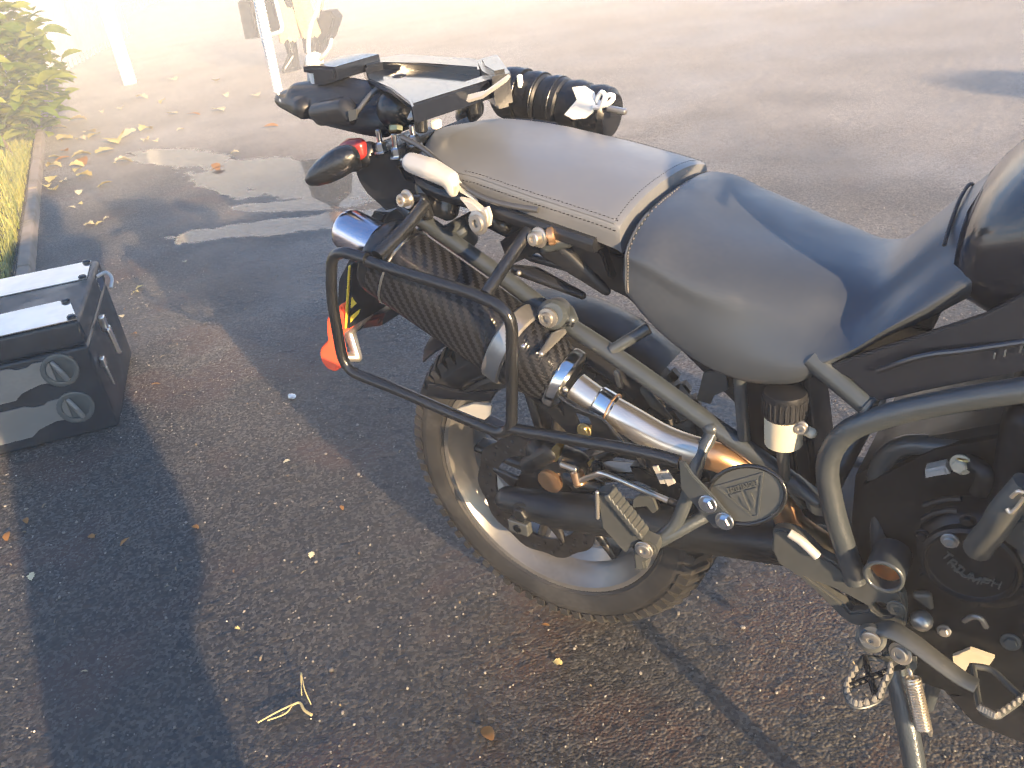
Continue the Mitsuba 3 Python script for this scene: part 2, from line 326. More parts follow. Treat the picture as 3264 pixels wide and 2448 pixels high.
# rim: outer flanges, drop centre
rp = [(.2285, -.064), (.2292, -.060), (.2240, -.0575), (.2228, -.0525), (.2172, -.0505), (.2158, -.0440), (.2090, -.0410), (.2072, -.0300), (.2010, -.0270), (.1995, -.012)]
rp += [(r, -h) for r, h in rp[::-1]]+[(.221, .062), (.211, .047), (.199, .036), (.191, .020), (.190, 0), (.191, -.020), (.199, -.036), (.211, -.047), (.221, -.062)]
add('rim', grid_mesh([AX+r*(np.cos(g)[:, None]*V(1, 0, 0)+np.sin(g)[:, None]*V(0, 0, 1))+V(0, h, 0) for g in [np.linspace(0, 2*math.pi, 128, endpoint=False)] for r, h in rp], True, False, True), 'm_rim', W, smooth=22)
for k in range(5):
    for d in (-.17, .17):
        a = 2*math.pi*k/5+.42; p = lambda r, aa, y: AX+V(r*math.cos(aa), y, r*math.sin(aa))
        add('spoke', tm(hull((p(.045, a+d*1.2, -.02), .012), (p(.045, a+d*1.2, .02), .012), (p(.19, a+d, -.012), .008), (p(.19, a+d, .012), .008))), 'm_wheel_black', W)
add('hub', lathe([(.03, -.085), (.05, -.083), (.055, -.06), (.045, -.05), (.045, .05), (.06, .06), (.06, .085), (.03, .09)], AX, (0, 1, 0)), 'm_wheel_black', W)
g = np.linspace(0, 2*math.pi, 120, endpoint=False)
dpg = Polygon([((.126+.003*math.cos(10*t))*math.cos(t), (.126+.003*math.cos(10*t))*math.sin(t)) for t in g], [[(.088*math.cos(t), .088*math.sin(t)) for t in g[::2]]])
for k in range(50):
    t = 2*math.pi*k/50; dpg = dpg.difference(Point((.099+.012*(k % 3)/1.4)*math.cos(t), (.099+.012*(k % 3)/1.4)*math.sin(t)).buffer(.0033, 5))
dk = add('brake_disc', place2d(dpg, .005, AX+V(0, -.095, 0), V(1, 0, 0), V(0, 0, 1), V(0, 1, 0)), 'm_disc', W, smooth=False)
for k in range(5):
    t = 2*math.pi*k/5+.2; add('disc_spider', tm(hull((AX+V(.05*math.cos(t-.2), -.091, .05*math.sin(t-.2)), .006), (AX+V(.05*math.cos(t+.2), -.091, .05*math.sin(t+.2)), .006), (AX+V(.092*math.cos(t), -.092, .092*math.sin(t)), .006))), 'm_wheel_black', W)
add('axle_nut', bolt(AX+V(0, -.140, 0), (0, -1, 0), .015, .012), 'm_engine', W)
# --- swingarm, hugger, caliper
SW = B+'__swingarm'
add('swingarm', cat(*[tm(hull((V(-.045, y, .33), .024), (V(.05, y, .335), .030), (V(.30, y*.92, .375), .036), (V(.56, y*.75, .40), .034))) for y in (-.118, .118)],
    tm(hull((V(.40, -.1, .385), .03), (V(.40, .1, .385), .03), (V(.56, -.07, .40), .03), (V(.56, .07, .40), .03)))), 'm_engine', B)
add('axle_block', rbox((-.005, -.146, .303), (.042, .016, .026), .003), 'm_cast', SW)
add('axle_slot', cyl((-.005, -.153, .303), (-.005, -.156, .303), .008), 'm_engine', SW)
def arc_panel(r, y0, y1, a0, a1, th=.003, n=24, ny=9, crown=.03):
    aa, yy = np.linspace(a0, a1, n), np.linspace(y0, y1, ny)
    top = np.array([[AX+V(math.cos(a)*(r-crown*(2*abs(y-(y0+y1)/2)/(y1-y0))**3), y, math.sin(a)*(r-crown*(2*abs(y-(y0+y1)/2)/(y1-y0))**3)) for y in yy] for a in aa])
    low = np.array([[q-th*unit((q-AX)*V(1, 0, 1)) for q in row] for row in top])
    rings = [np.vstack([t, l[::-1]]) for t, l in zip(top, low)]
    return grid_mesh(rings)
HG = add('hugger', arc_panel(.347, -.088, .088, math.radians(50), math.radians(133)), 'm_plastic', B)
add('hugger_stay', prism([(-0.207, -0.1, 0.52), (-0.178, -0.1, 0.523), (-0.122, -0.1, 0.522), (-0.094, -0.1, 0.53), (-0.053, -0.1, 0.54), (-0.07, -0.1, 0.515), (-0.125, -0.1, 0.506), (-0.183, -0.1, 0.496), (-0.216, -0.1, 0.496)], -.098, -.088, .002), 'm_plastic', HG)
add('tread_scraper', plate([(-0.139, -0.06, 0.476), (-0.1, -0.06, 0.479), (-0.109, -0.05, 0.455), (-0.128, -0.05, 0.437), (-0.187, -0.06, 0.451)], .006), 'm_grey', HG)
CA = B+'__brake_caliper'
add('brake_caliper', tm(limbs([((V(.035, -.115, .455), .024), (V(.105, -.115, .445), .024), (V(.045, -.120, .425), .022)), ((V(.07, -.13, .47), .017), (V(.02, -.13, .43), .016)), ((V(.10, -.13, .43), .016), (V(.15, -.125, .42), .012))], .008, 4)), 'm_engine', B)
add('piston_cap', lathe([(.0, 0), (.020, 0), (.022, .003), (.022, .010), (.015, .012), (0, .012)], (0.068, -0.135, 0.419), (0, -1, -.1)), 'm_bronze', CA)
add('caliper_bridge', plate([(0.07, -0.14, 0.474), (0.087, -0.14, 0.495), (0.095, -0.14, 0.489), (0.083, -0.14, 0.459), (0.072, -0.14, 0.465)], .012), 'm_brass', CA)
add('caliper_bridge', plate([(0.142, -0.14, 0.474), (0.15, -0.14, 0.484), (0.154, -0.14, 0.48), (0.145, -0.14, 0.467)], .006), 'm_brass', CA)
add('pad_pin', cyl((0.092, -0.14, 0.458), (0.126, -0.145, 0.459), .005), 'm_alloy', CA)
add('banjo_bolt', bolt((0.164, -0.145, 0.476), (0, -1, .2), .008, .009), 'm_engine', CA)
add('slider_boot', cyl((0.12, -0.14, 0.454), (0.129, -0.145, 0.43), .011), 'm_bronze', CA)
add('brake_line', tube([(0.117, -0.14, 0.423), (0.137, -0.15, 0.447), (0.181, -0.165, 0.483), (0.202, -0.165, 0.481), (0.291, -0.165, 0.464)], .0048, .02), 'm_steel', B)
add('brake_hose', tube([(0.291, -0.165, 0.464), (0.318, -0.16, 0.454), (0.323, -0.13, 0.477), (0.388, -0.11, 0.479)], .006, .05), 'm_plastic', B)
# dark linkage plates and chain guard seen behind the foot peg
LK = add('linkage_plate', plate([(0.212, -0.125, 0.414), (0.227, -0.125, 0.433), (0.243, -0.125, 0.432), (0.252, -0.125, 0.405), (0.244, -0.125, 0.396), (0.234, -0.125, 0.408), (0.209, -0.125, 0.397)], .006), 'm_cast', B)
add('chain_run', prism([(0.178, -0.06, 0.431), (0.195, -0.06, 0.436), (0.255, -0.06, 0.413), (0.243, -0.06, 0.394), (0.188, -0.06, 0.406)], -.07, -.04, .002), 'm_engine', B)
add('chain_guard_rib', plate([(0.235, -0.1, 0.467), (0.243, -0.1, 0.47), (0.255, -0.1, 0.44), (0.247, -0.1, 0.438)], .004), 'm_grey', B)
add('chain_guard_rib', plate([(0.247, -0.1, 0.461), (0.259, -0.1, 0.466), (0.272, -0.1, 0.446), (0.26, -0.1, 0.437)], .004), 'm_grey', B)
# --- frame tubes
FR = B+'__frame'
rail = spline([(-0.158, -0.125, 0.869), (-0.105, -0.13, 0.839), (0.003, -0.135, 0.784), (0.112, -0.14, 0.724), (0.188, -0.145, 0.69), (0.261, -0.15, 0.655), (0.358, -0.15, 0.599), (0.445, -0.15, 0.551), (0.474, -0.15, 0.533)], 6)
add('frame', cat(sweep(rail, .0128, 16), tm(hull(((0.467, -0.15, 0.539), .0128), ((0.502, -0.158, 0.523), .0085), ((0.498, -0.15, 0.523), .010)))), 'm_frame', B)
def ftube(pts, r, bend=.05): return add('tube', tube(pts, r, bend, 18), 'm_frame', FR)
ftube([(0.718, -0.185, 0.754), (0.64, -0.185, 0.721), (0.583, -0.185, 0.692), (0.533, -0.185, 0.657), (0.514, -0.185, 0.605), (0.529, -0.185, 0.532), (0.563, -0.185, 0.433)], .0140, .045)
ftube([(0.483, -0.16, 0.732), (0.558, -0.172, 0.686)], .0125)
add('seat_stay_collar', cyl((0.553, -0.171, 0.688), (0.56, -0.173, 0.685), .0155), 'm_frame', FR)
ftube([(0.738, -0.13, 0.641), (0.641, -0.13, 0.628), (0.59, -0.13, 0.621), (0.566, -0.13, 0.585), (0.566, -0.13, 0.519), (0.581, -0.14, 0.463), (0.597, -0.15, 0.438)], .0130, .035)
ftube([(0.39, -0.145, 0.691), (0.393, -0.148, 0.658), (0.399, -0.15, 0.59)], .0085)
ftube([(0.206, -0.15, 0.689), (0.251, -0.12, 0.718)], .0085)
ftube([(0.421, -0.15, 0.53), (0.44, -0.15, 0.559)], .008)
add('rail', mirror_y(sweep(rail, .0128, 12)), 'm_frame', FR)
ftube([(.72, .185, .76), (.56, .185, .69), (.512, .185, .60), (.561, .185, .44)], .0140)
ftube([(-.08, -.13, .83), (-.08, .13, .83)], .010)
ftube([(.50, -.15, .51), (.50, .15, .51)], .016)
ftube([(0.358, -0.15, 0.599), (0.349, -0.185, 0.567), (0.336, -0.2, 0.503), (0.322, -0.215, 0.457), (0.287, -0.235, 0.43)], .0098, .03)
ftube([(0.374, -0.165, 0.479), (0.35, -0.19, 0.468), (0.325, -0.215, 0.454), (0.291, -0.235, 0.43)], .0098, .03)
add('weld_boss', ball((0.355, -0.155, 0.599), .012, 2), 'm_frame', FR)
# --- silencer mount boss
SM = B+'__silencer'
boss = add('mount_boss', cat(cyl((0.108, -0.125, 0.724), (0.129, -0.175, 0.744), .0215, 28), tm(hull(((0.122, -0.14, 0.72), .012), ((0.138, -0.14, 0.722), .011), ((0.128, -0.13, 0.729), .010)))), 'm_frame', B)
add('mount_bolt', cat(lathe([(.006, 0), (.0135, 0), (.0145, .002), (.0145, .006), (.010, .007), (.0095, .013), (.006, .013), (.0055, .006), (0, .006)], (0.126, -0.176, 0.741), (0, -1, .05), 28)), 'm_alloy', boss)
for k in range(3): add('vent_slot', plate([(0.135, -0.158, 0.728), (0.138, -0.158, 0.728), (0.136, -0.158, 0.722), (0.133, -0.158, 0.722)], .003) if k == 0 else shift(plate([(0.135, -0.158, 0.728), (0.138, -0.158, 0.728), (0.136, -0.158, 0.722), (0.133, -0.158, 0.722)], .003), (.0075*k, 0, -.001*k)), 'm_plastic', boss)
# --- silencer: axis from the front flange back and up to the outlet
Q = [np.array(a) for a in ((0.142, -0.185, 0.653), (0.08, -0.19, 0.687), (-0.141, -0.195, 0.806), (-0.175, -0.195, 0.828))]
def oval(c, ax, rz, ry, n=56, p=2.35):
    ax = unit(ax); up = unit(V(0, 0, 1)-ax*ax[2]); sd = np.cross(ax, up); t = np.arange(n)*2*math.pi/n
    k = (abs(np.cos(t))**p+abs(np.sin(t))**p)**(-1/p)
    return np.asarray(c)+(k*np.cos(t)*rz)[:, None]*up+(k*np.sin(t)*ry)[:, None]*sd
def oval_tube(stations, n=56, caps=True): return grid_mesh([oval(c, ax, rz, ry, n) for c, ax, rz, ry in stations], True, caps)
sa = unit(Q[2]-Q[1]); fa = unit(Q[1]-Q[0])
def lerp(a, b, t): return (1-t)*np.asarray(a)+t*np.asarray(b)
st = [(lerp(Q[0], Q[1], .0), unit(fa+sa), .040, .040), (lerp(Q[0], Q[1], .35), unit(fa+sa), .0485, .046), (Q[1], sa, .056, .051), (lerp(Q[1], Q[2], .3), sa, .0575, .052), (lerp(Q[1], Q[2], .65), sa, .0595, .053), (Q[2], sa, .0605, .054)]
def uv_for(m, c0, ax):
    v = np.asarray(m.vertices)-c0; ax = unit(ax); up = unit(V(0, 0, 1)-ax*ax[2]); sd = np.cross(ax, up)
    th = np.arctan2(v@sd, v@up); return np.c_[v@ax+1, th*.057+1]
smesh = oval_tube(st, 56, False); smesh = smesh.subdivide()
add('silencer', smesh, 'm_carbon', B, smooth=True, uv=uv_for(smesh, Q[1], sa))
RB = lambda c, ax, rz, ry, L, e=.0015: oval_tube([(c, ax, rz, ry), (np.asarray(c)+ax*e, ax, rz+e, ry+e), (np.asarray(c)+ax*(L-e), ax, rz+e, ry+e), (np.asarray(c)+ax*L, ax, rz, ry)])
add('rear_band', RB(Q[2]-sa*.030, sa, .061, .0545, .004), 'm_polished', SM)
add('end_cap', oval_tube([(Q[2], sa, .0603, .0538), (Q[2]+sa*.012, sa, .0595, .053), (Q[2]+sa*.020, sa, .054, .049), (Q[2]+sa*.022, sa, .047, .043)]), 'm_black', SM)
oc = Q[2]+sa*.018+V(0, .0, .012); oa = unit(sa+V(-.1, 0, -.12))
add('outlet', lathe([(.0335, 0), (.0335, .055), (.031, .066), (.026, .071), (.0245, .071), (.0245, .01)], oc, oa, 40), 'm_chrome', SM)
add('strap', RB(Q[1]+sa*.000, sa, .0575, .0525, .030, .003), 'm_alloy', SM)
add('strap_tab', plate([(0.094, -0.165, 0.721), (0.123, -0.165, 0.708), (0.143, -0.17, 0.722), (0.129, -0.165, 0.72), (0.106, -0.16, 0.727)], .004), 'm_alloy', SM)
add('strap_bridge', tm(hull(((0.092, -0.165, 0.714), .004), ((0.1, -0.22, 0.714), .004), ((0.11, -0.225, 0.715), .004), ((0.101, -0.17, 0.714), .004))), 'm_polished', SM)
add('strap_bridge', tm(hull(((0.142, -0.17, 0.717), .005), ((0.139, -0.19, 0.719), .006), ((0.146, -0.235, 0.715), .004))), 'm_alloy', SM)
add('flange_cone', oval_tube([(lerp(Q[0], Q[1], .06), fa, .0435, .0425), (lerp(Q[0], Q[1], .0), fa, .0455, .0445), (lerp(Q[0], Q[1], -.16), fa, .0450, .044), (lerp(Q[0], Q[1], -.20), fa, .040, .039), (lerp(Q[0], Q[1], -.24), fa, .024, .024)]), 'm_polished', SM)
add('rivet', ball((0.17, -0.222, 0.657), .004, 2), 'm_alloy', SM)
lb = unit(V(.25, -.6, .75))
add('maker_label', plate([(-0.114, -0.236, 0.828), (-0.11, -0.234, 0.831), (-0.094, -0.234, 0.824), (-0.096, -0.236, 0.82)], .0015, flip=True), 'm_label_red', SM, smooth=False)
pp = [(0.164, -0.185, 0.641), (0.193, -0.185, 0.625), (0.211, -0.183, 0.615), (0.247, -0.18, 0.598), (0.285, -0.176, 0.579), (0.321, -0.172, 0.569), (0.354, -0.166, 0.563)]
EX = B+'__exhaust_pipe'
add('exhaust_pipe', sweep(spline(pp, 8), np.interp(np.arange(49), [0, 10, 30, 48], [.0215, .0215, .0225, .0205]), 30), 'm_steel', B)
add('joint_clamp', cat(cyl((0.195, -0.185, 0.624), (0.22, -0.183, 0.612), .0245, 36, .002)), 'm_polished', EX)
add('joint_ring', cyl((0.217, -0.183, 0.613), (0.22, -0.183, 0.612), .0262, 36, .001), 'm_bronze', EX)
add('link_pipe', sweep(spline([(0.35, -0.166, 0.563), (0.37, -0.16, 0.557), (0.394, -0.15, 0.541), (0.417, -0.135, 0.512), (0.444, -0.125, 0.481), (0.461, -0.12, 0.443), (0.508, -0.11, 0.406), (0.572, -0.1, 0.346), (0.643, -0.1, 0.298)], 8), .0205, 28), 'm_bronze', EX)
add('collector', tm(limbs([(((0.629, -0.1, 0.296), .020), ((0.665, -0.1, 0.294), .022), ((0.703, -0.11, 0.3), .020))], .012, 6)), 'm_bronze', EX)
add('heat_shield', plate([(0.683, -0.155, 0.325), (0.701, -0.155, 0.349), (0.729, -0.155, 0.345), (0.724, -0.15, 0.324), (0.703, -0.15, 0.323), (0.7, -0.15, 0.301), (0.686, -0.15, 0.306)], .005), 'm_cream', EX)
# --- pannier rack, right
RK = B+'__pannier_rack'
loop = rounded([(-0.012, -0.262, 0.845), (-0.122, -0.265, 0.837), (-0.185, -0.265, 0.837), (-0.208, -0.265, 0.784), (-0.224, -0.262, 0.645), (-0.182, -0.262, 0.63), (-0.05, -0.262, 0.605), (0.046, -0.262, 0.588), (0.098, -0.262, 0.596), (0.112, -0.262, 0.688), (0.12, -0.262, 0.756), (0.109, -0.262, 0.791), (0.073, -0.262, 0.803), (-0.024, -0.262, 0.817)][1:], .035, 7)
lp = [(-0.116, -0.265, 0.836), (-0.183, -0.265, 0.844), (-0.209, -0.265, 0.768), (-0.224, -0.262, 0.633), (-0.119, -0.262, 0.619), (-0.009, -0.262, 0.599), (0.095, -0.262, 0.582), (0.112, -0.262, 0.688), (0.126, -0.262, 0.787), (0.066, -0.262, 0.805), (-0.046, -0.262, 0.82), (-0.119, -0.263, 0.832)]
add('pannier_rack', sweep(rounded(lp, .035, 8), .0086, 16), 'm_black', B)
def rtube(pts, r=.0086, bend=.03): return add('rack_tube', tube(pts, r, bend, 16), 'm_black', RK)
rtube([(-0.09, -0.15, 0.882), (-0.097, -0.19, 0.859), (-0.104, -0.255, 0.837)], .0100)
rtube([(0.092, -0.155, 0.857), (0.088, -0.215, 0.827), (0.084, -0.258, 0.804)], .0088)
rtube([(0.095, -0.262, 0.599), (0.134, -0.262, 0.601), (0.258, -0.262, 0.611), (0.315, -0.258, 0.611), (0.353, -0.255, 0.607)], .0086, .05)
add('rack_strut', plate([(0.355, -0.262, 0.612), (0.363, -0.262, 0.611), (0.374, -0.262, 0.595), (0.401, -0.262, 0.569), (0.421, -0.262, 0.546), (0.415, -0.262, 0.526), (0.401, -0.262, 0.521), (0.384, -0.262, 0.539), (0.357, -0.262, 0.57)], .006, bev=.0012), 'm_frame', RK)
add('strut_bolt', bolt((0.394, -0.264, 0.559), (0, -1, .1), .0085, .007), 'm_polished', RK)
add('strut_bolt', bolt((0.416, -0.264, 0.539), (0, -1, .1), .0085, .007), 'm_polished', RK)
add('mount_bolt', bolt((-0.115, -0.16, 0.89), (-.15, -1, .1), .0100, .014, False), 'm_steel', RK)
add('mount_bolt', bolt((0.112, -0.16, 0.851), (-.15, -1, .1), .0100, .014, False), 'm_steel', RK)
add('mount_spacer', cyl((0.135, -0.155, 0.854), (0.126, -0.16, 0.853), .0125), 'm_bronze', RK)
add('mount_lug', tm(hull(((0.097, -0.145, 0.856), .008), ((0.115, -0.145, 0.837), .012), ((0.146, -0.14, 0.845), .012), ((0.137, -0.14, 0.856), .010))), 'm_frame', RK)
add('mount_lug', tm(hull(((-0.098, -0.145, 0.886), .009), ((-0.131, -0.14, 0.879), .012), ((-0.098, -0.14, 0.862), .010))), 'm_black', RK)
rtube([tuple(V(1, -1, 1)*a) for a in ((-0.116, -0.265, 0.836), (-0.183, -0.265, 0.844))], .0092)
add('left_loop', mirror_y(sweep(rounded(lp, .035, 8), .0092, 12)), 'm_black', RK)
# --- silencer guard with slots, behind the loop
gp = [(0.093, -0.215, 0.698), (0.108, -0.215, 0.697), (0.124, -0.215, 0.684), (0.142, -0.215, 0.655), (0.163, -0.215, 0.636), (0.19, -0.212, 0.624), (0.216, -0.21, 0.617), (0.232, -0.21, 0.603), (0.251, -0.21, 0.58), (0.217, -0.21, 0.571), (0.16, -0.212, 0.576), (0.128, -0.215, 0.605), (0.096, -0.215, 0.63), (0.087, -0.215, 0.664)]
gh = [[(0.104, -0.215, 0.688), (0.123, -0.215, 0.669), (0.122, -0.215, 0.643), (0.101, -0.215, 0.664)], [(0.137, -0.215, 0.647), (0.157, -0.215, 0.627), (0.157, -0.215, 0.605), (0.135, -0.215, 0.63)], [(0.175, -0.213, 0.615), (0.197, -0.213, 0.611), (0.201, -0.213, 0.6), (0.181, -0.213, 0.598)]]
GD = add('silencer_guard', plate(gp, .004, gh, bev=.001), 'm_black', B, smooth=False)
add('guard_bolt', bolt((0.189, -0.214, 0.589), (0, -1, .1), .008, .005), 'm_brass', GD)
add('guard_flange', sweep(spline([np.array(a)+V(0, -.003, .0) for a in gp[1:9]], 5), .0022, 8), 'm_black', GD)
# --- passenger foot peg, folded up
PG = B+'__passenger_peg'
pa, pb = np.array((0.247, -0.262, 0.521)), np.array((0.28, -0.262, 0.448))
add('passenger_peg', plate([(0.233, -0.268, 0.529), (0.251, -0.268, 0.536), (0.294, -0.262, 0.475), (0.291, -0.262, 0.46), (0.267, -0.262, 0.43), (0.235, -0.266, 0.468)], .022, bev=.003), 'm_cast', B)
for k in range(9):
    c = lerp((0.255, -0.268, 0.53), (0.295, -0.262, 0.475), k/8); add('peg_tooth', rbox(c+V(0, .004, .002), (.011, .024, .009), .002, frame_from(pb-pa)), 'm_cast', PG)
add('peg_edge', tm(hull(((0.236, -0.27, 0.533), .0030), ((0.233, -0.27, 0.489), .0030))), 'm_alloy', PG)
add('peg_clevis', plate([(0.281, -0.262, 0.441), (0.293, -0.262, 0.465), (0.315, -0.258, 0.457), (0.317, -0.258, 0.444), (0.296, -0.258, 0.422), (0.298, -0.258, 0.407), (0.281, -0.262, 0.402)], .026, bev=.003), 'm_cast', PG)
add('peg_pin', bolt((0.3, -0.265, 0.451), (0, -1, 0), .0095, .004, False), 'm_alloy', PG)
# --- oval heel guard with raised emblem
oc = np.array((0.437, -0.246, 0.574)); e1 = unit(np.array((0.483, -0.246, 0.601))-np.array((0.389, -0.246, 0.546))); on = V(0, -1, 0)
on = unit(V(.02, -1, .22)); e1 = unit(e1-on*(e1@on)); e2 = np.cross(on, e1)
a_, b_ = .0515, .0375
ov = Polygon([(a_*math.cos(t), b_*math.sin(t)) for t in np.linspace(0, 2*math.pi, 56, endpoint=False)])
HB = add('heel_guard', place2d(ov, .005, oc, e1, e2, -on), 'm_cast', B, smooth=False)
add('rim_bead', sweep([oc+on*.001+e1*a_*math.cos(t)+e2*b_*math.sin(t) for t in np.linspace(0, 2*math.pi, 56, endpoint=False)], .0028, 10, loop=True), 'm_black', HB)
tri = Polygon([(-.033, .021), (.033, .021), (.004, -.029), (-.004, -.029)]); 
def raised(pg, h=.0020): return place2d(pg, h, oc, e1, e2, on)
add('emblem', cat(raised(tri.buffer(.001).difference(tri.buffer(-.0016)), .0016), raised(Polygon([(-.019, .006), (-.003, .006), (-.003, -.020), (-.008, -.010), (-.008, .002), (-.019, .002)]).buffer(.0002)), raised(Polygon([(.003, -.018), (.003, .006), (.017, .006), (.015, .002), (.008, .002), (.008, -.010)]).buffer(.0002))), 'm_cast', HB, smooth=False)
add('lettering', lettering('TRIUMPH', .0068, .0022, oc+e2*.0115, e1, e2, True), 'm_cast', HB, smooth=False)
# --- rider foot peg hanger casting
hg = [(0.431, -0.185, 0.463), (0.46, -0.185, 0.484), (0.482, -0.185, 0.485), (0.499, -0.185, 0.474), (0.516, -0.185, 0.458), (0.535, -0.187, 0.455), (0.555, -0.187, 0.438), (0.574, -0.19, 0.443), (0.598, -0.19, 0.44), (0.618, -0.19, 0.44), (0.623, -0.19, 0.424), (0.629, -0.19, 0.38), (0.605, -0.192, 0.384), (0.566, -0.192, 0.358), (0.549, -0.19, 0.366), (0.517, -0.188, 0.393), (0.486, -0.187, 0.414), (0.46, -0.185, 0.423), (0.456, -0.185, 0.437)]
hs = [[(0.51, -0.188, 0.413), (0.543, -0.19, 0.41), (0.581, -0.19, 0.399), (0.58, -0.19, 0.392), (0.56, -0.19, 0.381), (0.549, -0.19, 0.392)], [tuple(np.array((0.598, -0.19, 0.402))+V(.0125*math.cos(t), 0, .010*math.sin(t))) for t in np.linspace(0, 2*math.pi, 20, endpoint=False)]]
HN = add('peg_hanger', plate(smooth_poly(hg, .012), .020, hs, bev=.0035), 'm_cast', B)
add('hanger_edge', sweep(spline([(0.476, -0.19, 0.486), (0.492, -0.19, 0.478), (0.514, -0.19, 0.46)], 6), .0062, 12), 'm_grey', HN)
pv = np.array((0.599, -0.212, 0.477)); pv0 = pv+V(0, .047, 0)
add('pivot_boss', lathe([(0, 0), (.0235, 0), (.0238, .044), (.0228, .047), (.0205, .047), (.0198, .044), (.0195, .006), (0, .006)], pv0, (0, -1, 0), 40), 'm_frame', HN)
add('pivot_sleeve', lathe([(.0194, .008), (.0194, .030), (.0186, .030), (.0186, .008)], pv0, (0, -1, 0), 40), 'm_bronze', HN)
add('pivot_collar', sweep([pv+V(.0215*math.cos(t), 0, .0215*math.sin(t)) for t in np.linspace(0, 2*math.pi, 40, endpoint=False)], .0030, 10, loop=True), 'm_frame', HN)
add('hanger_bolt', bolt((0.615, -0.196, 0.418), (0, -1, 0), .008, .003, False), 'm_cast', HN)
# --- brake pedal
BP = B+'__brake_pedal'
pd = spline([(0.585, -0.215, 0.369), (0.603, -0.215, 0.391), (0.618, -0.217, 0.399), (0.644, -0.222, 0.394), (0.672, -0.228, 0.384), (0.699, -0.232, 0.373), (0.718, -0.235, 0.37)], 7)
add('brake_pedal', sweep(pd, np.interp(np.arange(len(pd)), [0, 10, len(pd)-1], [.016, .0145, .0105]), 14, flat=.55), 'm_cast', B)
add('pedal_boss', cyl((0.591, -0.205, 0.364), (0.596, -0.232, 0.39), .0185, 32), 'm_cast', BP)
add('pedal_bolt', lathe([(0, 0), (.0115, 0), (.0120, .003), (.0095, .0045), (.0045, .0045), (.0042, .001), (0, .001)], (0.596, -0.233, 0.39), (0, -1, 0), 28), 'm_alloy', BP)
tipq = [(0.708, -0.179, 0.345), (0.728, -0.173, 0.345), (0.766, -0.206, 0.345), (0.743, -0.25, 0.345), (0.726, -0.246, 0.345)]
add('pedal_pad', sweep(rounded(tipq+[tipq[0]], .01), .0042, 10), 'm_cast', BP)
for k in range(12):
    s = k/11; c = lerp(tipq[2], tipq[3], s*2) if s < .5 else lerp(tipq[3], tipq[4], (s-.5)*2)
    add('pad_tooth', lathe([(.0038, 0), (.0015, .007)], np.array(c)+V(0, 0, .002), (0, 0, 1), 8), 'm_alloy', BP, smooth=False)
# --- rider foot peg, serrated cage
RP = B+'__rider_peg'
rp_ = [np.array(a) for a in ((0.589, -0.224, 0.345), (0.584, -0.258, 0.345), (0.582, -0.282, 0.345), (0.592, -0.302, 0.345), (0.603, -0.304, 0.345), (0.619, -0.285, 0.345), (0.62, -0.262, 0.345), (0.622, -0.231, 0.345), (0.612, -0.217, 0.345))]
ringp = spline(rp_+[rp_[0]], 5)[:-1]
add('rider_peg', sweep(ringp, .0048, 10, loop=True, flat=.6), 'm_cast', B)
for k in range(0, len(ringp)):
    if 3 < k < 38 and k % 2 == 0: add('peg_tooth', lathe([(.0042, 0), (.0016, .008)], ringp[k]+V(0, 0, .003), (0, 0, 1), 8), 'm_alloy', RP, smooth=False)
add('peg_cross', cat(tm(hull((rp_[2], .004), (rp_[7], .004))), tm(hull((rp_[0], .004), (rp_[5], .004)))), 'm_engine', RP)
add('peg_clevis', plate([(0.606, -0.215, 0.342), (0.619, -0.215, 0.379), (0.639, -0.215, 0.366), (0.637, -0.215, 0.355), (0.623, -0.215, 0.333)], .030, bev=.003), 'm_cast', RP)
add('peg_pin', bolt((0.63, -0.222, 0.37), (-.3, -1, .2), .0105, .006, False), 'm_alloy', RP)
# --- centre stand
CS = B+'__centre_stand'
lg = [(0.619, -0.17, 0.287), (0.628, -0.18, 0.269), (0.647, -0.2, 0.225), (0.669, -0.225, 0.166)]; fo = V(lg[-1][0]+.02, lg[-1][1]-.02, .012)
lg = [np.array(a) for a in lg]
d = lg[-1]-lg[-2]; fo = lg[-1]+d*(lg[-1][2]-.014)/(-d[2])
add('centre_stand', tube(lg+[fo], .0145, .05, 16), 'm_frame', B)
add('stand_leg', mirror_y(tube(lg+[fo], .0145, .05, 12)), 'm_frame', CS)
add('stand_cross', cyl(lg[1], lg[1]*V(1, -1, 1), .012), 'm_frame', CS)
add('stand_tang', tube([(0.66, -0.05, 0.184), (0.658, -0.05, 0.153), (0.653, -0.05, 0.107)], .011, .02), 'm_frame', CS)
add('stand_foot', rbox(fo+V(.0, 0, -.004), (.07, .045, .020), .005), 'm_frame', CS)
add('return_spring', coil((0.644, -0.195, 0.308), (0.669, -0.215, 0.243), .0092, .0017, 19), 'm_steel', CS)
add('spring_hook', tube([(0.638, -0.19, 0.316), (0.642, -0.195, 0.312), (0.644, -0.195, 0.306)], .0028, .004, 8), 'm_steel', CS)
add('spring_hook', tube([(0.669, -0.215, 0.244), (0.673, -0.215, 0.242), (0.677, -0.215, 0.245), (0.677, -0.212, 0.234)], .0026, .004, 8), 'm_steel', CS)
add('spring_post', plate([(0.636, -0.185, 0.333), (0.644, -0.185, 0.337), (0.647, -0.188, 0.318), (0.64, -0.19, 0.31)], .005), 'm_cast', CS)
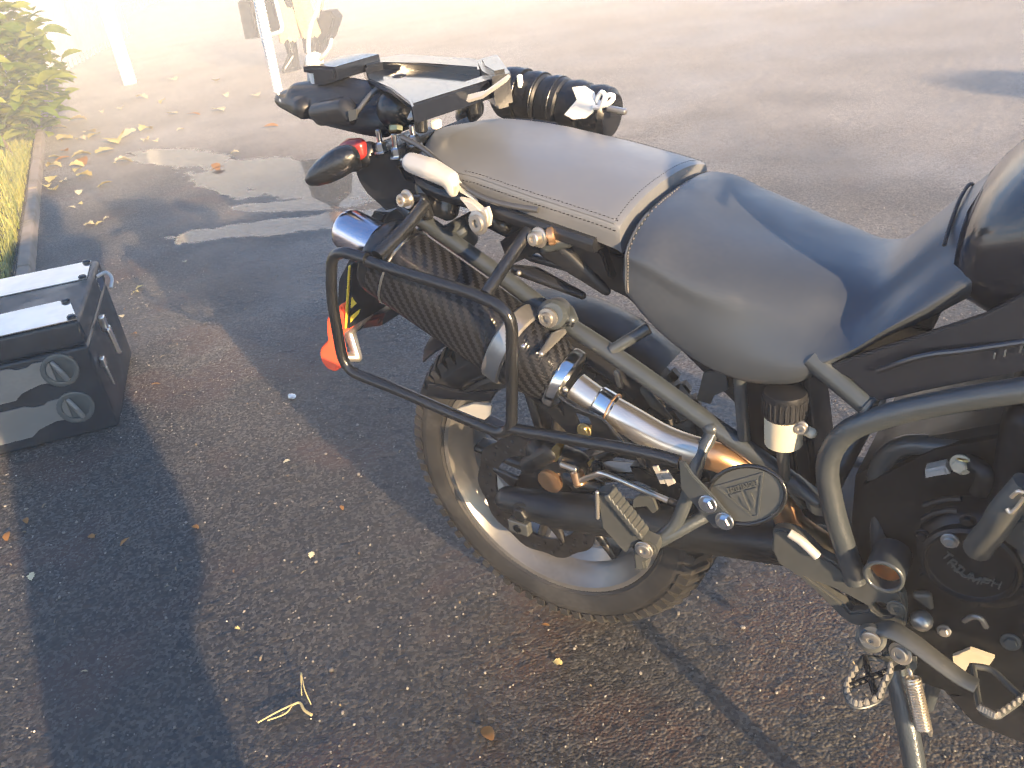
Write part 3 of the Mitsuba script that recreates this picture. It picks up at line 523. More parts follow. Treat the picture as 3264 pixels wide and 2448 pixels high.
# --- rear brake reservoir
RS = B+'__brake_reservoir'; rc = np.array((0.456, -0.165, 0.661)); ra = unit(V(.0, .0, 1))
add('brake_reservoir', lathe([(.018, -.055), (.0235, -.053), (.0240, -.030), (.0245, -.012), (.0235, -.010)], rc, ra, 32), 'm_cream', B)
add('cap', lathe([(.0245, -.012), (.0262, -.010), (.0268, .018), (.0255, .0235), (.012, .025), (0, .025)], rc, ra, 32), 'm_plastic', RS)
for k in range(26):
    t = 2*math.pi*k/26; add('cap_rib', cyl(rc+V(.0266*math.cos(t), .0266*math.sin(t), -.008), rc+V(.0266*math.cos(t), .0266*math.sin(t), .016), .0016, 6, 0), 'm_plastic', RS)
add('mount_eye', tm(hull((rc+V(.020, -.004, -.022), .006), (rc+V(.036, -.006, -.026), .007))), 'm_cream', RS)
add('mount_screw', bolt((0.481, -0.178, 0.644), (.1, -1, .1), .0065, .006, False), 'm_alloy', RS)
add('outlet_hose', sweep(spline([rc+V(0, 0, -.055), rc+V(.001, 0, -.08), rc+V(.004, .01, -.12), rc+V(.02, .03, -.17)], 6), np.linspace(.0095, .005, 19), 14), 'm_cast', RS)
# --- passenger seat
def seat_ring(x, w, zc, crown, side, n=21, tilt=0.0):
    t = np.linspace(-1, 1, n); top = np.c_[x+tilt*0*t, w*t, zc-crown*np.abs(t)**2.6]; zs = zc-crown
    rt = [[x, w+.0035, zs-.005], [x, w+.004, zs-.5*side], [x, w+.001, zs-side]]; bt = [[x, w*.5, zs-side-.002], [x, -w*.5, zs-side-.002]]
    lf = [[x, -w-.001, zs-side], [x, -w-.004, zs-.5*side], [x, -w-.0035, zs-.005]]
    return np.vstack([top, rt, bt, lf])
PS = B+'__passenger_seat'
xs = np.r_[np.linspace(-.166, -.06, 12), np.linspace(-.04, .222, 14), .2285]
pw_ = lambda x: .143*np.sqrt(np.clip(1-np.clip((-.02-x)/.150, 0, 1)**2.3, .02, 1))*(1-.05*np.clip((.1-x)/.1, 0, 1))
pz_ = lambda x: np.interp(x, [-.17, -.1, 0, .12, .20, .23], [.953, .958, .944, .919, .901, .893])
rings = [seat_ring(x, pw_(x)*(.985 if x > .225 else 1), pz_(x)-(.003 if x > .225 else 0), .020, np.interp(x, [-.16, .05, .23], [.022, .030, .037])) for x in xs]
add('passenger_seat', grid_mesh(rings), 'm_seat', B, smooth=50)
dash = []
for s in (-1, 1):
    for off in (.003, -.0085):
        for x in np.arange(-.02, .224, .0062):
            y = s*(pw_(x)-max(off, 0)*1.5+(.0035 if off < 0 else 0)); z = pz_(x)-.020-(.0095 if off < 0 else -.0012)
            dash.append(trimesh.creation.box((.0038, .0014, .0014), trimesh.transformations.translation_matrix((x, y, z))))
for y in np.arange(-.135, .136, .0062):
    z = pz_(.224)-.020*abs(y/.143)**2.6+.0003; dash.append(trimesh.creation.box((.0014, .0038, .0014), trimesh.transformations.translation_matrix((.2205, y, z))))
add('seam_stitching', cat(*dash), 'm_thread', PS, smooth=False, kind='stuff')
add('seam_welt', sweep([(x, -pw_(x)-.001, pz_(x)-.0205) for x in xs[2:-1]], .0016, 8), 'm_seat', PS)
base = [seat_ring(x, pw_(x)+.010, pz_(x)-.040, .004, .018) for x in xs[:-2]]
add('seat_base', shift(grid_mesh(base), (-.008, 0, -.004)), 'm_plastic', PS)
add('rear_rim', sweep([(x-.020, s*(pw_(x)+.018), pz_(x)-.026) for s, seq in ((-1, xs[13:0:-1]), (1, xs[1:14])) for x in seq], .0060, 10), 'm_gloss', PS)
add('reflector_clip', rbox((-0.124, -0.055, 0.974), (.012, .016, .014), .003), 'm_white', PS)
add('edge_cable', sweep(spline([(-0.166, -0.09, 0.962), (-0.118, -0.105, 0.952), (-0.073, -0.125, 0.938), (-0.032, -0.145, 0.923), (0.006, -0.158, 0.909), (0.043, -0.163, 0.899), (0.08, -0.162, 0.893), (0.115, -0.158, 0.889)], 7), .0042, 12), 'm_cable', B)
# --- rider seat
def rider_ring(x, wt, zc, wb, zb, cr=.03):
    half = [(0, zc), (.45*wt, zc-.10*cr), (.78*wt, zc-.45*cr), (wt, zc-1.15*cr), (wt+.55*(wb-wt), zc-1.15*cr-.28*(zc-zb-1.15*cr)), (wb, zc-1.15*cr-.62*(zc-zb-1.15*cr)), (wb*.995, zb+.012), (wb*.93, zb)]
    h = spline([(0, y, z) for y, z in half], 5)[:, 1:]
    ring = [(x, y, z) for y, z in h]+[(x, 0, zb-.004)]+[(x, -y, z) for y, z in h[::-1]][:-1]
    return np.array(ring)
tab = np.array([(.236, .150, .868, .160, .800), (.243, .158, .879, .166, .782), (.27, .166, .876, .172, .752), (.32, .168, .856, .176, .716), (.37, .162, .840, .178, .694), (.41, .152, .828, .177, .687), (.46, .138, .816, .174, .693),
    (.505, .122, .807, .166, .720), (.535, .112, .814, .161, .744), (.56, .103, .840, .155, .765), (.60, .096, .884, .145, .79), (.64, .092, .924, .136, .82), (.68, .088, .955, .13, .845)])
rx = np.r_[tab[:2, 0], np.linspace(.25, .68, 34)]
from scipy.interpolate import PchipInterpolator as PCH
cols = [PCH(tab[:, 0], tab[:, k])(rx) for k in range(1, 5)]
RSN = B+'__rider_seat'
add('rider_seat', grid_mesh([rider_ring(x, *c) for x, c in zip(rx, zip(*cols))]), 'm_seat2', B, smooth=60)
edge = rider_ring(.2455, .1600, .8800, .1685, .780)
add('seam_welt', sweep(edge[30:66] if len(edge) > 66 else edge, .0018, 8), 'm_seat2', RSN)
dash = []
ed = edge[(edge[:, 1] < .02) & (edge[:, 2] > .79)]; ed = ed[np.argsort(-ed[:, 1]*1.0-ed[:, 2]*.0)] if 0 else ed
path = np.array([p for p in edge[::-1] if p[1] <= .0 and p[2] > .788]); path = path[np.argsort(path[:, 2]+path[:, 1]*-0.0)[::-1]]
for a, b in zip(path[:-1], path[1:]):
    L = np.linalg.norm(b-a)
    for k in range(max(1, int(L/.0062))):
        c = lerp(a, b, (k+.5)/max(1, int(L/.0062)))*V(1, 1.006, 1)+V(.0035, 0, .0006); dash.append(trimesh.creation.box((.0012, .0020, .0020), trimesh.transformations.translation_matrix(c)))
add('seam_stitching', cat(*dash), 'm_thread_pale', RSN, smooth=False, kind='stuff')
add('crease_welt', sweep([(.604, y, .895-.030*abs(y/.1)**2.2) for y in np.linspace(-.1, .1, 20)], .0022, 8), 'm_thread', RSN)
# --- tank and side panels
def tank_ring(x, w, zt, zb, n=40, p=2.6):
    t = np.arange(n)*2*math.pi/n; k = (abs(np.cos(t))**p+abs(np.sin(t))**p)**(-1/p); zc = (zt+zb)/2
    return np.c_[np.full(n, x), w*k*np.sin(t), zc+(zt-zb)/2*k*np.cos(t)]
tt = np.array([(.618, .118, .898, .80), (.635, .136, .925, .79), (.68, .160, .972, .77), (.75, .186, 1.022, .755), (.84, .206, 1.055, .745), (.95, .200, 1.062, .755), (1.03, .165, 1.045, .78), (1.07, .10, 1.01, .82)])
txs = np.linspace(.618, 1.07, 30); tc = [PCH(tt[:, 0], tt[:, k])(txs) for k in range(1, 4)]
TK = B+'__fuel_tank'
add('fuel_tank', grid_mesh([tank_ring(x, *c) for x, c in zip(txs, zip(*tc))]), 'm_gloss', B, smooth=60)
add('filler_cap', lathe([(.035, 0), (.035, .008), (.028, .011), (0, .011)], (.85, 0, 1.054), (0, 0, 1)), 'm_alloy', TK)
SP = B+'__side_panel'
sp_ = [(0.496, -0.165, 0.724), (0.534, -0.168, 0.718), (0.56, -0.172, 0.694), (0.615, -0.175, 0.723), (0.714, -0.175, 0.771), (0.701, -0.17, 0.857), (0.657, -0.168, 0.819), (0.584, -0.165, 0.776)]
add('side_panel', plate(sp_, .010, flip=False, bev=.0025), 'm_gloss', B)
add('panel_ridge', sweep(spline([(0.562, -0.172, 0.737), (0.608, -0.178, 0.767), (0.648, -0.178, 0.781), (0.701, -0.175, 0.799)], 6), .0035, 10), 'm_gloss', SP)
for a, b in (((1992, 318), (2012, 278)), ): pass
add('decal_stroke', tm(hull(((0.675, -0.177, 0.776), .0010), ((0.675, -0.177, 0.782), .0010))), 'm_polished', SP)
add('decal_stroke', tm(hull(((0.684, -0.177, 0.78), .0010), ((0.684, -0.177, 0.787), .0010))), 'm_polished', SP)
add('decal_stroke', tm(hull(((0.697, -0.177, 0.787), .0011), ((0.698, -0.177, 0.797), .0011))), 'm_polished', SP)
add('left_side_panel', mirror_y(plate(sp_, .010, bev=.0025)), 'm_gloss', B)
# dark guts between the frame tubes: battery box, shock, airbox
add('battery_box', prism([(.10, 0, .84), (.25, 0, .80), (.44, 0, .68), (.56, 0, .70), (.60, 0, .75), (.30, 0, .79)], -.075, .075), 'm_plastic', B)
add('underseat_guard', plate([(0.07, -0.12, 0.852), (0.139, -0.13, 0.857), (0.177, -0.13, 0.834), (0.191, -0.13, 0.821), (0.198, -0.12, 0.783), (0.152, -0.12, 0.795), (0.091, -0.12, 0.816), (0.015, -0.11, 0.777), (0.009, -0.115, 0.817)], .018, bev=.003), 'm_plastic', B)
UG = B+'__underseat_guard'
add('guard_prong', tm(hull(((0.101, -0.128, 0.818), .010), ((0.127, -0.126, 0.824), .012), ((0.187, -0.118, 0.764), .0065))), 'm_plastic', UG)
add('guard_prong', tm(hull(((0.03, -0.11, 0.775), .008), ((0.058, -0.1, 0.769), .010), ((0.136, -0.1, 0.743), .006))), 'm_plastic', UG)
add('guard_rivet', ball((0.044, -0.122, 0.776), .004, 2), 'm_alloy', UG)
add('rear_shock', tm(hull((V(.44, -.03, .38), .035), (V(.40, -.01, .66), .035))), 'm_engine', B)
add('shock_linkage_plate', plate([(0.306, -0.09, 0.597), (0.317, -0.09, 0.644), (0.349, -0.09, 0.654), (0.353, -0.09, 0.624), (0.332, -0.09, 0.61), (0.327, -0.09, 0.595)], .004), 'm_cast', B)
add('inner_fender', prism([(.22, 0, .80), (.42, 0, .72), (.46, 0, .46), (.42, 0, .44), (.36, 0, .60), (.20, 0, .74), (-.05, 0, .83), (-.04, 0, .86)], -.085, .085), 'm_plastic', B)
add('guard_lug', tm(hull(((0.217, -0.08, 0.59), .006), ((0.233, -0.08, 0.571), .008), ((0.253, -0.07, 0.544), .004))), 'm_cast', B)
add('guard_lug', tm(hull(((0.184, -0.1, 0.623), .005), ((0.188, -0.1, 0.604), .005))), 'm_alloy', B)
# --- engine block, covers, hoses
EN = B+'__engine'
add('engine', cat(prism([(.54, 0, .34), (.54, 0, .56), (.62, 0, .64), (.70, 0, .68), (.98, 0, .74), (1.02, 0, .40), (.92, 0, .24), (.62, 0, .24)], -.145, .15, .012),
    rbox((.82, -.05, .64), (.26, .26, .16), .02)), 'm_engine', B)
cc, cr_ = circle3((0.64, -0.205, 0.505), (0.693, -0.205, 0.471), (0.737, -0.205, 0.525))
add('clutch_housing', lathe([(cr_*1.42, 0), (cr_*1.40, .022), (cr_*1.30, .034), (cr_*1.12, .040), (cr_*1.05, .042)], cc+V(.008, .050, -.004), (0, -1, 0), 56), 'm_engine', EN)
CC = add('clutch_cover', lathe([(cr_*1.06, 0), (cr_*1.06, .010), (cr_*1.0, .0135), (cr_*.955, .0135), (cr_*.93, .009), (cr_*.90, .0075), (.4*cr_, .0072), (0, .0072)], cc+V(0, .010, 0), (0, -1, 0), 64), 'm_engine', EN)
let, ms, at_, gap = 'TRIUMPH', [], 0.0, .0042; LH = .0112
ta, tb_ = np.array((0.659, -0.196, 0.526)), np.array((0.719, -0.196, 0.502)); ta[1] = tb_[1] = cc[1]+.0022; te = unit(tb_-ta); tu = np.cross(V(0, -1, 0), te)
wds = [np.ptp(text_mesh(ch, LH, .002).bounds[:, 0]) for ch in let]; tot = sum(wds)+gap*(len(let)-1)
for ch, wd in zip(let, wds):
    q = (at_+wd/2)/tot; at_ += wd+gap; tilt = (q-.5)*.5; e_ = te*math.cos(tilt)+tu*math.sin(tilt)
    ms.append(lettering(ch, LH, .0026, lerp(ta, tb_, q)-tu*.012*(1-(2*q-1)**2)+tu*.005, e_, np.cross(V(0, -1, 0), e_), False))
add('cover_lettering', cat(*ms), 'm_cast', EN, smooth=False)
add('cover_arc', sweep([np.array(a)*V(1, 0, 1)+V(0, cc[1]+.0022, 0) for a in spline([(0.667, -0.2, 0.521), (0.676, -0.2, 0.508), (0.692, -0.2, 0.503), (0.712, -0.2, 0.508)], 7)], .0013, 8), 'm_cast', EN)
for k in range(6):
    t = math.radians(60*k+100); add('cover_bolt', bolt(cc+V(cr_*1.16*math.cos(t), .010, cr_*1.16*math.sin(t)), (0, -1, 0), .0060, .006), 'm_engine', EN)
add('cover_bolt', bolt((0.664, -0.212, 0.556), (0, -1, 0), .0068, .006, False), 'm_alloy', EN)
add('coolant_hose', sweep(spline([(0.693, -0.22, 0.561), (0.697, -0.225, 0.577), (0.706, -0.23, 0.604), (0.712, -0.235, 0.63), (0.728, -0.235, 0.67)], 7), .0155, 18), 'm_cast', EN)
add('hose_clip', sweep(rounded([(0.714, -0.252, 0.646), (0.718, -0.254, 0.642), (0.723, -0.254, 0.652), (0.727, -0.254, 0.665)], .004), .0022, 8), 'm_steel', EN)
add('hose_clip', sweep(rounded([(0.716, -0.252, 0.661), (0.721, -0.254, 0.672), (0.726, -0.254, 0.671)], .004), .0022, 8), 'm_steel', EN)
add('engine_flange', prism([(0.705, -0.2, 0.574), (0.717, -0.2, 0.597), (0.737, -0.2, 0.61), (0.747, -0.2, 0.542), (0.737, -0.2, 0.541), (0.729, -0.2, 0.558)], -.185, -.205, .004), 'm_cast', EN)
add('water_pipe', sweep(spline([(0.681, -0.17, 0.6), (0.684, -0.17, 0.614), (0.683, -0.17, 0.629), (0.67, -0.16, 0.631), (0.655, -0.15, 0.622)], 7), .010, 14), 'm_engine', EN)
add('hose_bolt', bolt((0.659, -0.165, 0.63), (-.2, -1, .1), .0085, .010), 'm_cream', EN)
add('hose_clamp', sweep(spline([(0.655, -0.165, 0.636), (0.66, -0.168, 0.637), (0.665, -0.165, 0.637)], 6), .0028, 8), 'm_brass', EN)
add('relay_box', plate([(0.623, -0.17, 0.614), (0.643, -0.17, 0.626), (0.65, -0.17, 0.616), (0.638, -0.17, 0.61), (0.625, -0.17, 0.603)], .02, bev=.003), 'm_grey', EN)
add('cover_rib', sweep(spline([(0.63, -0.18, 0.551), (0.639, -0.18, 0.564), (0.654, -0.18, 0.574), (0.664, -0.18, 0.576)], 6), .0045, 8), 'm_engine', EN)
add('cover_rib', sweep(spline([(0.657, -0.185, 0.551), (0.664, -0.185, 0.562), (0.674, -0.185, 0.566)], 6), .006, 8), 'm_engine', EN)
add('cover_rib', sweep(spline([(0.627, -0.17, 0.565), (0.647, -0.17, 0.58), (0.665, -0.17, 0.587)], 6), .004, 8), 'm_engine', EN)
add('ball_joint', ball((0.644, -0.18, 0.395), .0135, 3), 'm_alloy', EN)
add('crankcase_lug', tm(hull(((0.634, -0.17, 0.426), .006), ((0.645, -0.17, 0.43), .006), ((0.65, -0.165, 0.409), .004))), 'm_cast', EN)
add('sump_clip', sweep(spline([(0.689, -0.16, 0.397), (0.698, -0.17, 0.417), (0.707, -0.17, 0.417), (0.714, -0.165, 0.402)], 6), .0035, 8), 'm_alloy', EN)
add('sump_bolt', bolt((0.668, -0.15, 0.361), (0, -1, .2), .006, .006), 'm_alloy', EN)
add('sump_bolt', bolt((0.742, -0.16, 0.385), (0, -1, .2), .008, .006), 'm_cast', EN)
add('sump_pan', prism([(0.631, -0.15, 0.398), (0.688, -0.15, 0.403), (0.757, -0.15, 0.414), (0.763, -0.15, 0.371), (0.726, -0.15, 0.361), (0.659, -0.15, 0.37)], -.12, .10), 'm_engine', EN)
# --- tail: undertray, lights, indicators, number plate
TL = B+'__tail_unit'
tail = [(-0.273, -0.07, 0.931), (-0.244, -0.07, 0.934), (-0.185, -0.07, 0.925), (-0.172, -0.07, 0.904), (-0.123, -0.07, 0.888), (-0.098, -0.07, 0.883), (-0.104, -0.07, 0.869), (-0.135, -0.07, 0.864), (-0.17, -0.07, 0.858), (-0.184, -0.07, 0.853), (-0.207, -0.07, 0.845), (-0.247, -0.07, 0.835), (-0.26, -0.07, 0.846), (-0.281, -0.07, 0.861), (-0.293, -0.07, 0.881), (-0.298, -0.07, 0.902)]
add('tail_unit', prism(tail, -.085, .085, .012), 'm_plastic', B)
add('tail_lens', prism([(-0.31, -0.07, 0.902), (-0.298, -0.07, 0.902), (-0.292, -0.07, 0.881), (-0.28, -0.07, 0.861), (-0.268, -0.07, 0.852), (-0.282, -0.07, 0.858), (-0.297, -0.07, 0.879)], -.06, .06, .002), 'm_red', TL)
add('brake_lamp_lens', tm(hull(((-0.305, -0.085, 0.941), .006), ((-0.285, -0.085, 0.945), .010), ((-0.265, -0.085, 0.945), .012), ((-0.264, -0.085, 0.934), .012), ((-0.273, -0.085, 0.928), .010), ((-0.296, -0.085, 0.929), .008), ((-0.332, -0.04, 0.932), .012), ((-0.312, -0.04, 0.93), .014))), 'm_red', TL)
add('lamp_stalk', tm(hull(((-0.261, -0.075, 0.923), .016), ((-0.278, -0.075, 0.917), .010), ((-0.26, -0.07, 0.932), .016))), 'm_plastic', TL)
IN = B+'__indicator'
iA, iB = np.array((-0.28, -0.2, 0.918)), np.array((-0.227, -0.17, 0.944)); ia = unit(iB-iA); Lh = np.linalg.norm(iB-iA)
add('indicator', lathe([(0, 0), (.007, .004), (.014, .016), (.0195, .036), (.0220, .058), (.0215, .075), (.016, .090), (.010, .096)], iA, ia, 32), 'm_black', B)
add('stem', tm(hull((iB, .012), (np.array((-0.3, -0.08, 0.911)), .012), (np.array((-0.292, -0.07, 0.912)), .014))), 'm_plastic', IN)
jn = add('indicator', mirror_y(lathe([(0, 0), (.007, .004), (.014, .016), (.0195, .036), (.0220, .058), (.0215, .075), (.016, .090), (.010, .096)], iA, ia, 32)), 'm_black', B)
add('plate_hanger', prism([(-0.417, 0.0, 0.589), (-0.346, 0.0, 0.612), (-0.361, 0.0, 0.584), (-0.423, 0.0, 0.567), (-0.465, 0.0, 0.54), (-0.492, 0.0, 0.535), (-0.474, 0.0, 0.566)], -.035, .035, .006), 'm_plastic', B)
PHG = B+'__plate_hanger'
add('hanger_arm', prism([(-0.301, -0.02, 0.821), (-0.267, -0.02, 0.821), (-0.392, 0.0, 0.681), (-0.445, 0.0, 0.578), (-0.468, 0.0, 0.574), (-0.43, 0.0, 0.676)], -.05, .05, .004), 'm_plastic', PHG)
# number plate edge-on: yellow, facing backwards
n0, n1 = np.array((-0.335, -0.1, 0.735)), np.array((-0.382, -0.1, 0.609)); pdn = unit(n1-n0)
add('number_plate', trimesh.Trimesh(*(lambda m: (m.vertices, m.faces))(tm(hull((n0, .0022), (n1, .0022), (n0+V(0, .20, 0), .0022), (n1+V(0, .20, 0), .0022))))), 'm_plate_yellow', B)
add('plate_backing', tm(hull((n0+V(.006, .002, .004), .0022), (n1+V(.006, .002, -.0), .0022), (n0+V(.006, .20, .004), .0022), (n1+V(.006, .20, 0), .0022))), 'm_plastic', B+'__number_plate')
add('plate_fold', plate([(-0.357, -0.098, 0.681), (-0.343, -0.098, 0.661), (-0.37, -0.098, 0.642)], .003), 'm_plate_yellow', B+'__number_plate')
add('plate_fold', plate([(-0.343, -0.09, 0.647), (-0.349, -0.09, 0.638), (-0.377, -0.098, 0.612), (-0.368, -0.098, 0.63)], .003), 'm_plate_yellow', B+'__number_plate')
add('rear_reflector', plate(smooth_poly([(-0.444, -0.1, 0.6), (-0.426, -0.1, 0.623), (-0.403, -0.1, 0.638), (-0.379, -0.1, 0.659), (-0.375, -0.1, 0.606), (-0.413, -0.1, 0.582), (-0.416, -0.1, 0.522), (-0.444, -0.1, 0.501), (-0.465, -0.1, 0.503), (-0.478, -0.1, 0.521), (-0.473, -0.1, 0.546), (-0.439, -0.1, 0.574)], .010), .022, bev=.004), 'm_reflector', B)
add('reflector_bracket', tm(limbs([(((-0.431, -0.05, 0.569), .010), ((-0.393, -0.03, 0.605), .012)), (((-0.431, -0.05, 0.569), .012), ((-0.414, -0.06, 0.521), .010)), (((-0.414, -0.06, 0.521), .010), ((-0.427, -0.08, 0.529), .010))], .006, 4)), 'm_alloy', B)
# --- tail rack: silver arms, nose, deck plate
RR = B+'__luggage_rack'
top = [((-0.464, 0.167, 1.035)), ((-0.402, 0.215, 1.035)), ((-0.17, 0.133, 1.035)), ((-0.162, 0.181, 1.035)), ((-0.03, 0.022, 1.035)), ((-0.009, -0.076, 1.035)), ((-0.048, -0.19, 1.03)), ((-0.177, -0.085, 1.035)), ((-0.29, -0.011, 1.035))]
add('luggage_rack', plate(top, -.0, ) if 0 else place2d(Polygon([(a[0], a[1]) for a in top]).buffer(.0), .010, V(0, 0, 1.024), V(1, 0, 0), V(0, 1, 0), V(0, 0, 1), .002), 'm_gloss', B)
def slab(px, z0, z1, nm, m='m_gloss', bev=.003): return add(nm, place2d(Polygon([(a[0], a[1]) for a in px]), z1-z0, V(0, 0, z0), V(1, 0, 0), V(0, 1, 0), V(0, 0, 1), bev), m, RR)
slab([(-0.382, 0.077, 1.046), (-0.342, 0.146, 1.046), (-0.125, 0.073, 1.046), (-0.066, -0.005, 1.046), (-0.215, 0.044, 1.046), (-0.32, 0.063, 1.046), (-0.33, 0.03, 1.046)], 1.016, 1.046, 'deck_border')
slab([(-0.096, 0.034, 1.052), (-0.087, 0.078, 1.052), (0.021, -0.053, 1.052), (0.006, -0.075, 1.052), (-0.043, -0.03, 1.052)], 1.000, 1.052, 'deck_border', bev=.006)
slab([(-0.025, 0.013, 1.04), (0.001, -0.022, 1.04), (-0.026, -0.215, 1.04), (-0.05, -0.19, 1.04), (-0.042, -0.052, 1.04), (-0.041, -0.01, 1.04)], 1.014, 1.040, 'deck_border')
add('deck_side', plate([(-0.11, -0.125, 1.015), (0.018, -0.115, 1.04), (0.049, -0.095, 1.052), (0.045, -0.095, 1.042), (0.012, -0.115, 1.029), (-0.114, -0.125, 0.996)], .006), 'm_grey', RR)
for a, b in (((-0.035, -0.07, 1.013), (-0.033, -0.07, 1.025)), ((-0.134, -0.08, 0.988), (-0.13, -0.08, 1.002))): add('deck_post', cyl(np.array(a)-V(0, 0, .02), b, .010), 'm_black', RR)
add('deck_screw', bolt((-0.236, 0.006, 1.034), (0, 0, 1), .008, .003), 'm_black', RR)
add('rear_block', prism([(-0.419, 0.03, 1.058), (-0.388, 0.03, 1.059), (-0.345, 0.03, 1.056), (-0.344, 0.03, 1.035), (-0.375, 0.03, 1.028), (-0.401, 0.03, 1.028), (-0.398, 0.03, 1.046), (-0.42, 0.03, 1.049)], -.03, .09, .005), 'm_gloss', RR)
add('nose_body', tm(limbs([(((-0.531, 0.01, 0.995), .014), ((-0.495, 0.03, 1.005), .014), ((-0.434, -0.03, 0.991), .020)), (((-0.467, 0.0, 0.998), .030), ((-0.357, 0.0, 0.993), .042), ((-0.247, 0.0, 0.983), .036)), (((-0.392, -0.02, 0.987), .028), ((-0.299, -0.03, 0.972), .024), ((-0.258, -0.03, 0.97), .026)), (((-0.438, 0.05, 0.998), .022), ((-0.331, 0.06, 0.995), .022), ((-0.246, 0.0, 0.985), .034))], .012, 8)), 'm_plastic', RR)
add('nose_dome', ball((-0.227, -0.02, 0.988), (.036, .036, .035), 4), 'm_black', RR)
add('lamp_pod', tm(hull(((-0.386, -0.045, 0.987), .016), ((-0.316, -0.05, 0.996), .018), ((-0.305, -0.05, 0.984), .016), ((-0.381, -0.045, 0.979), .014))), 'm_plastic', RR)
add('pod_end', plate([(-0.29, -0.07, 0.996), (-0.272, -0.07, 0.999), (-0.275, -0.07, 0.983), (-0.292, -0.07, 0.979)], .004), 'm_cast', RR)
add('stay_wire', tube([(-0.284, -0.06, 0.989), (-0.261, -0.04, 1.016), (-0.248, -0.02, 1.028), (-0.245, -0.01, 1.023), (-0.257, 0.0, 1.009)], .0045, .02, 10), 'm_cable', RR)
for q in range(3):
    a, b = (((-0.228, -0.075, 0.969), (-0.229, -0.075, 0.939)), ((-0.187, -0.085, 0.966), (-0.188, -0.085, 0.935)), ((-0.161, -0.07, 0.976), (-0.161, -0.07, 0.951)))[q]
    add('stud', cat(cyl(b, a, .0045, 14), cyl(np.array(b)-V(0, 0, .004), np.array(b)+V(0, 0, .010), .0085, 6), cyl(np.array(b)-V(0, 0, .007), np.array(b)-V(0, 0, .004), .012, 20)), 'm_polished', RR)
add('stud_nut', cyl((-0.21, -0.055, 0.959), (-0.212, -0.05, 0.97), .012, 6), 'm_brass', RR)
add('mount_bridge', prism([(-0.27, -0.05, 0.937), (-0.23, -0.05, 0.93), (-0.169, -0.05, 0.952), (-0.163, -0.05, 0.94), (-0.135, -0.05, 0.921), (-0.175, -0.05, 0.914), (-0.223, -0.05, 0.905), (-0.283, -0.05, 0.915)], -.085, .085, .004), 'm_black', RR)
ga = add('grab_handle', tm(limbs([(((-0.102, -0.15, 0.942), .0150), ((-0.059, -0.158, 0.936), .0165)), (((-0.059, -0.158, 0.936), .0165), ((-0.025, -0.162, 0.925), .0135)), (((-0.025, -0.162, 0.925), .0135), ((-0.022, -0.164, 0.909), .0085))], .006, 5)), 'm_grey', B)
add('handle_tip', plate([(-0.023, -0.17, 0.919), (-0.008, -0.17, 0.917), (-0.013, -0.17, 0.907), (-0.021, -0.17, 0.903)], .006), 'm_cream', ga)
add('grab_arm', plate([(-0.013, -0.165, 0.9), (0.011, -0.168, 0.898), (0.026, -0.17, 0.888), (0.036, -0.17, 0.891), (0.04, -0.17, 0.878), (0.036, -0.17, 0.864), (0.024, -0.17, 0.857), (0.012, -0.17, 0.862), (0.01, -0.17, 0.876)], .012, bev=.003), 'm_grey', ga)
add('grab_web', plate([(-0.018, -0.155, 0.923), (-0.011, -0.155, 0.919), (0.014, -0.16, 0.895), (-0.015, -0.158, 0.906)], .005), 'm_grey', ga)
add('arm_bolt', lathe([(.017, 0), (.017, .003), (.0125, .004), (.0115, .008), (.006, .008), (.0055, .002), (0, .002)], (0.022, -0.172, 0.869), (-.1, -1, .1), 28), 'm_alloy', ga)
add('tail_mount', tm(hull(((-0.106, -0.12, 0.872), .016), ((-0.074, -0.12, 0.865), .018), ((-0.073, -0.11, 0.89), .020), ((-0.118, -0.11, 0.893), .018))), 'm_black', B)
add('tail_cross_tube', cyl((-0.077, -0.1, 0.833), (-0.078, -0.08, 0.795), .020, 24), 'm_frame', FR)
add('tail_link', tm(hull(((0.019, -0.13, 0.861), .010), ((0.034, -0.13, 0.852), .013), ((0.027, -0.12, 0.867), .010))), 'm_black', B)
# --- wires and aerial at the tail
AE = B+'__aerial'
add('aerial', sweep(spline([(-0.524, 0.0, 1.0), (-0.529, 0.0, 1.032), (-0.53, 0.0, 1.076), (-0.531, 0.0, 1.12), (-0.524, 0.0, 1.164), (-0.514, 0.0, 1.217)], 8), np.linspace(.0022, .0055, 41), 12), 'm_white', B)
add('aerial_cord', coil((-0.525, 0.0, 1.012), (-0.515, 0.0, 1.204), .0058, .0030, 34), 'm_white', AE)
add('thin_cable', sweep(spline([(-0.512, -0.01, 0.999), (-0.485, -0.02, 0.995), (-0.46, -0.02, 0.998), (-0.456, 0.0, 1.007), (-0.438, 0.0, 1.028), (-0.427, 0.0, 1.058), (-0.423, 0.0, 1.084), (-0.429, 0.02, 1.113), (-0.423, 0.04, 1.14), (-0.421, 0.06, 1.177)], 8), .0042, 8), 'm_grey', AE)
add('thin_cable', sweep(spline([(-0.44, 0.0, 1.028), (-0.431, 0.0, 1.051), (-0.413, 0.0, 1.059), (-0.392, 0.0, 1.069), (-0.384, 0.01, 1.081), (-0.384, 0.02, 1.093)], 8), .0036, 8), 'm_grey', AE)
lm = add('tail_beacon', lathe([(.012, 0), (.0155, .006), (.0155, .042), (.013, .052), (.006, .056)], (-0.413, 0.0, 1.02), unit(np.array((-0.415, 0.0, 1.051))-np.array((-0.413, 0.0, 1.02))), 28), 'm_white', B)
add('beacon_stem', cyl((-0.4, -0.01, 0.986), (-0.412, 0.0, 1.021), .010), 'm_black', lm)
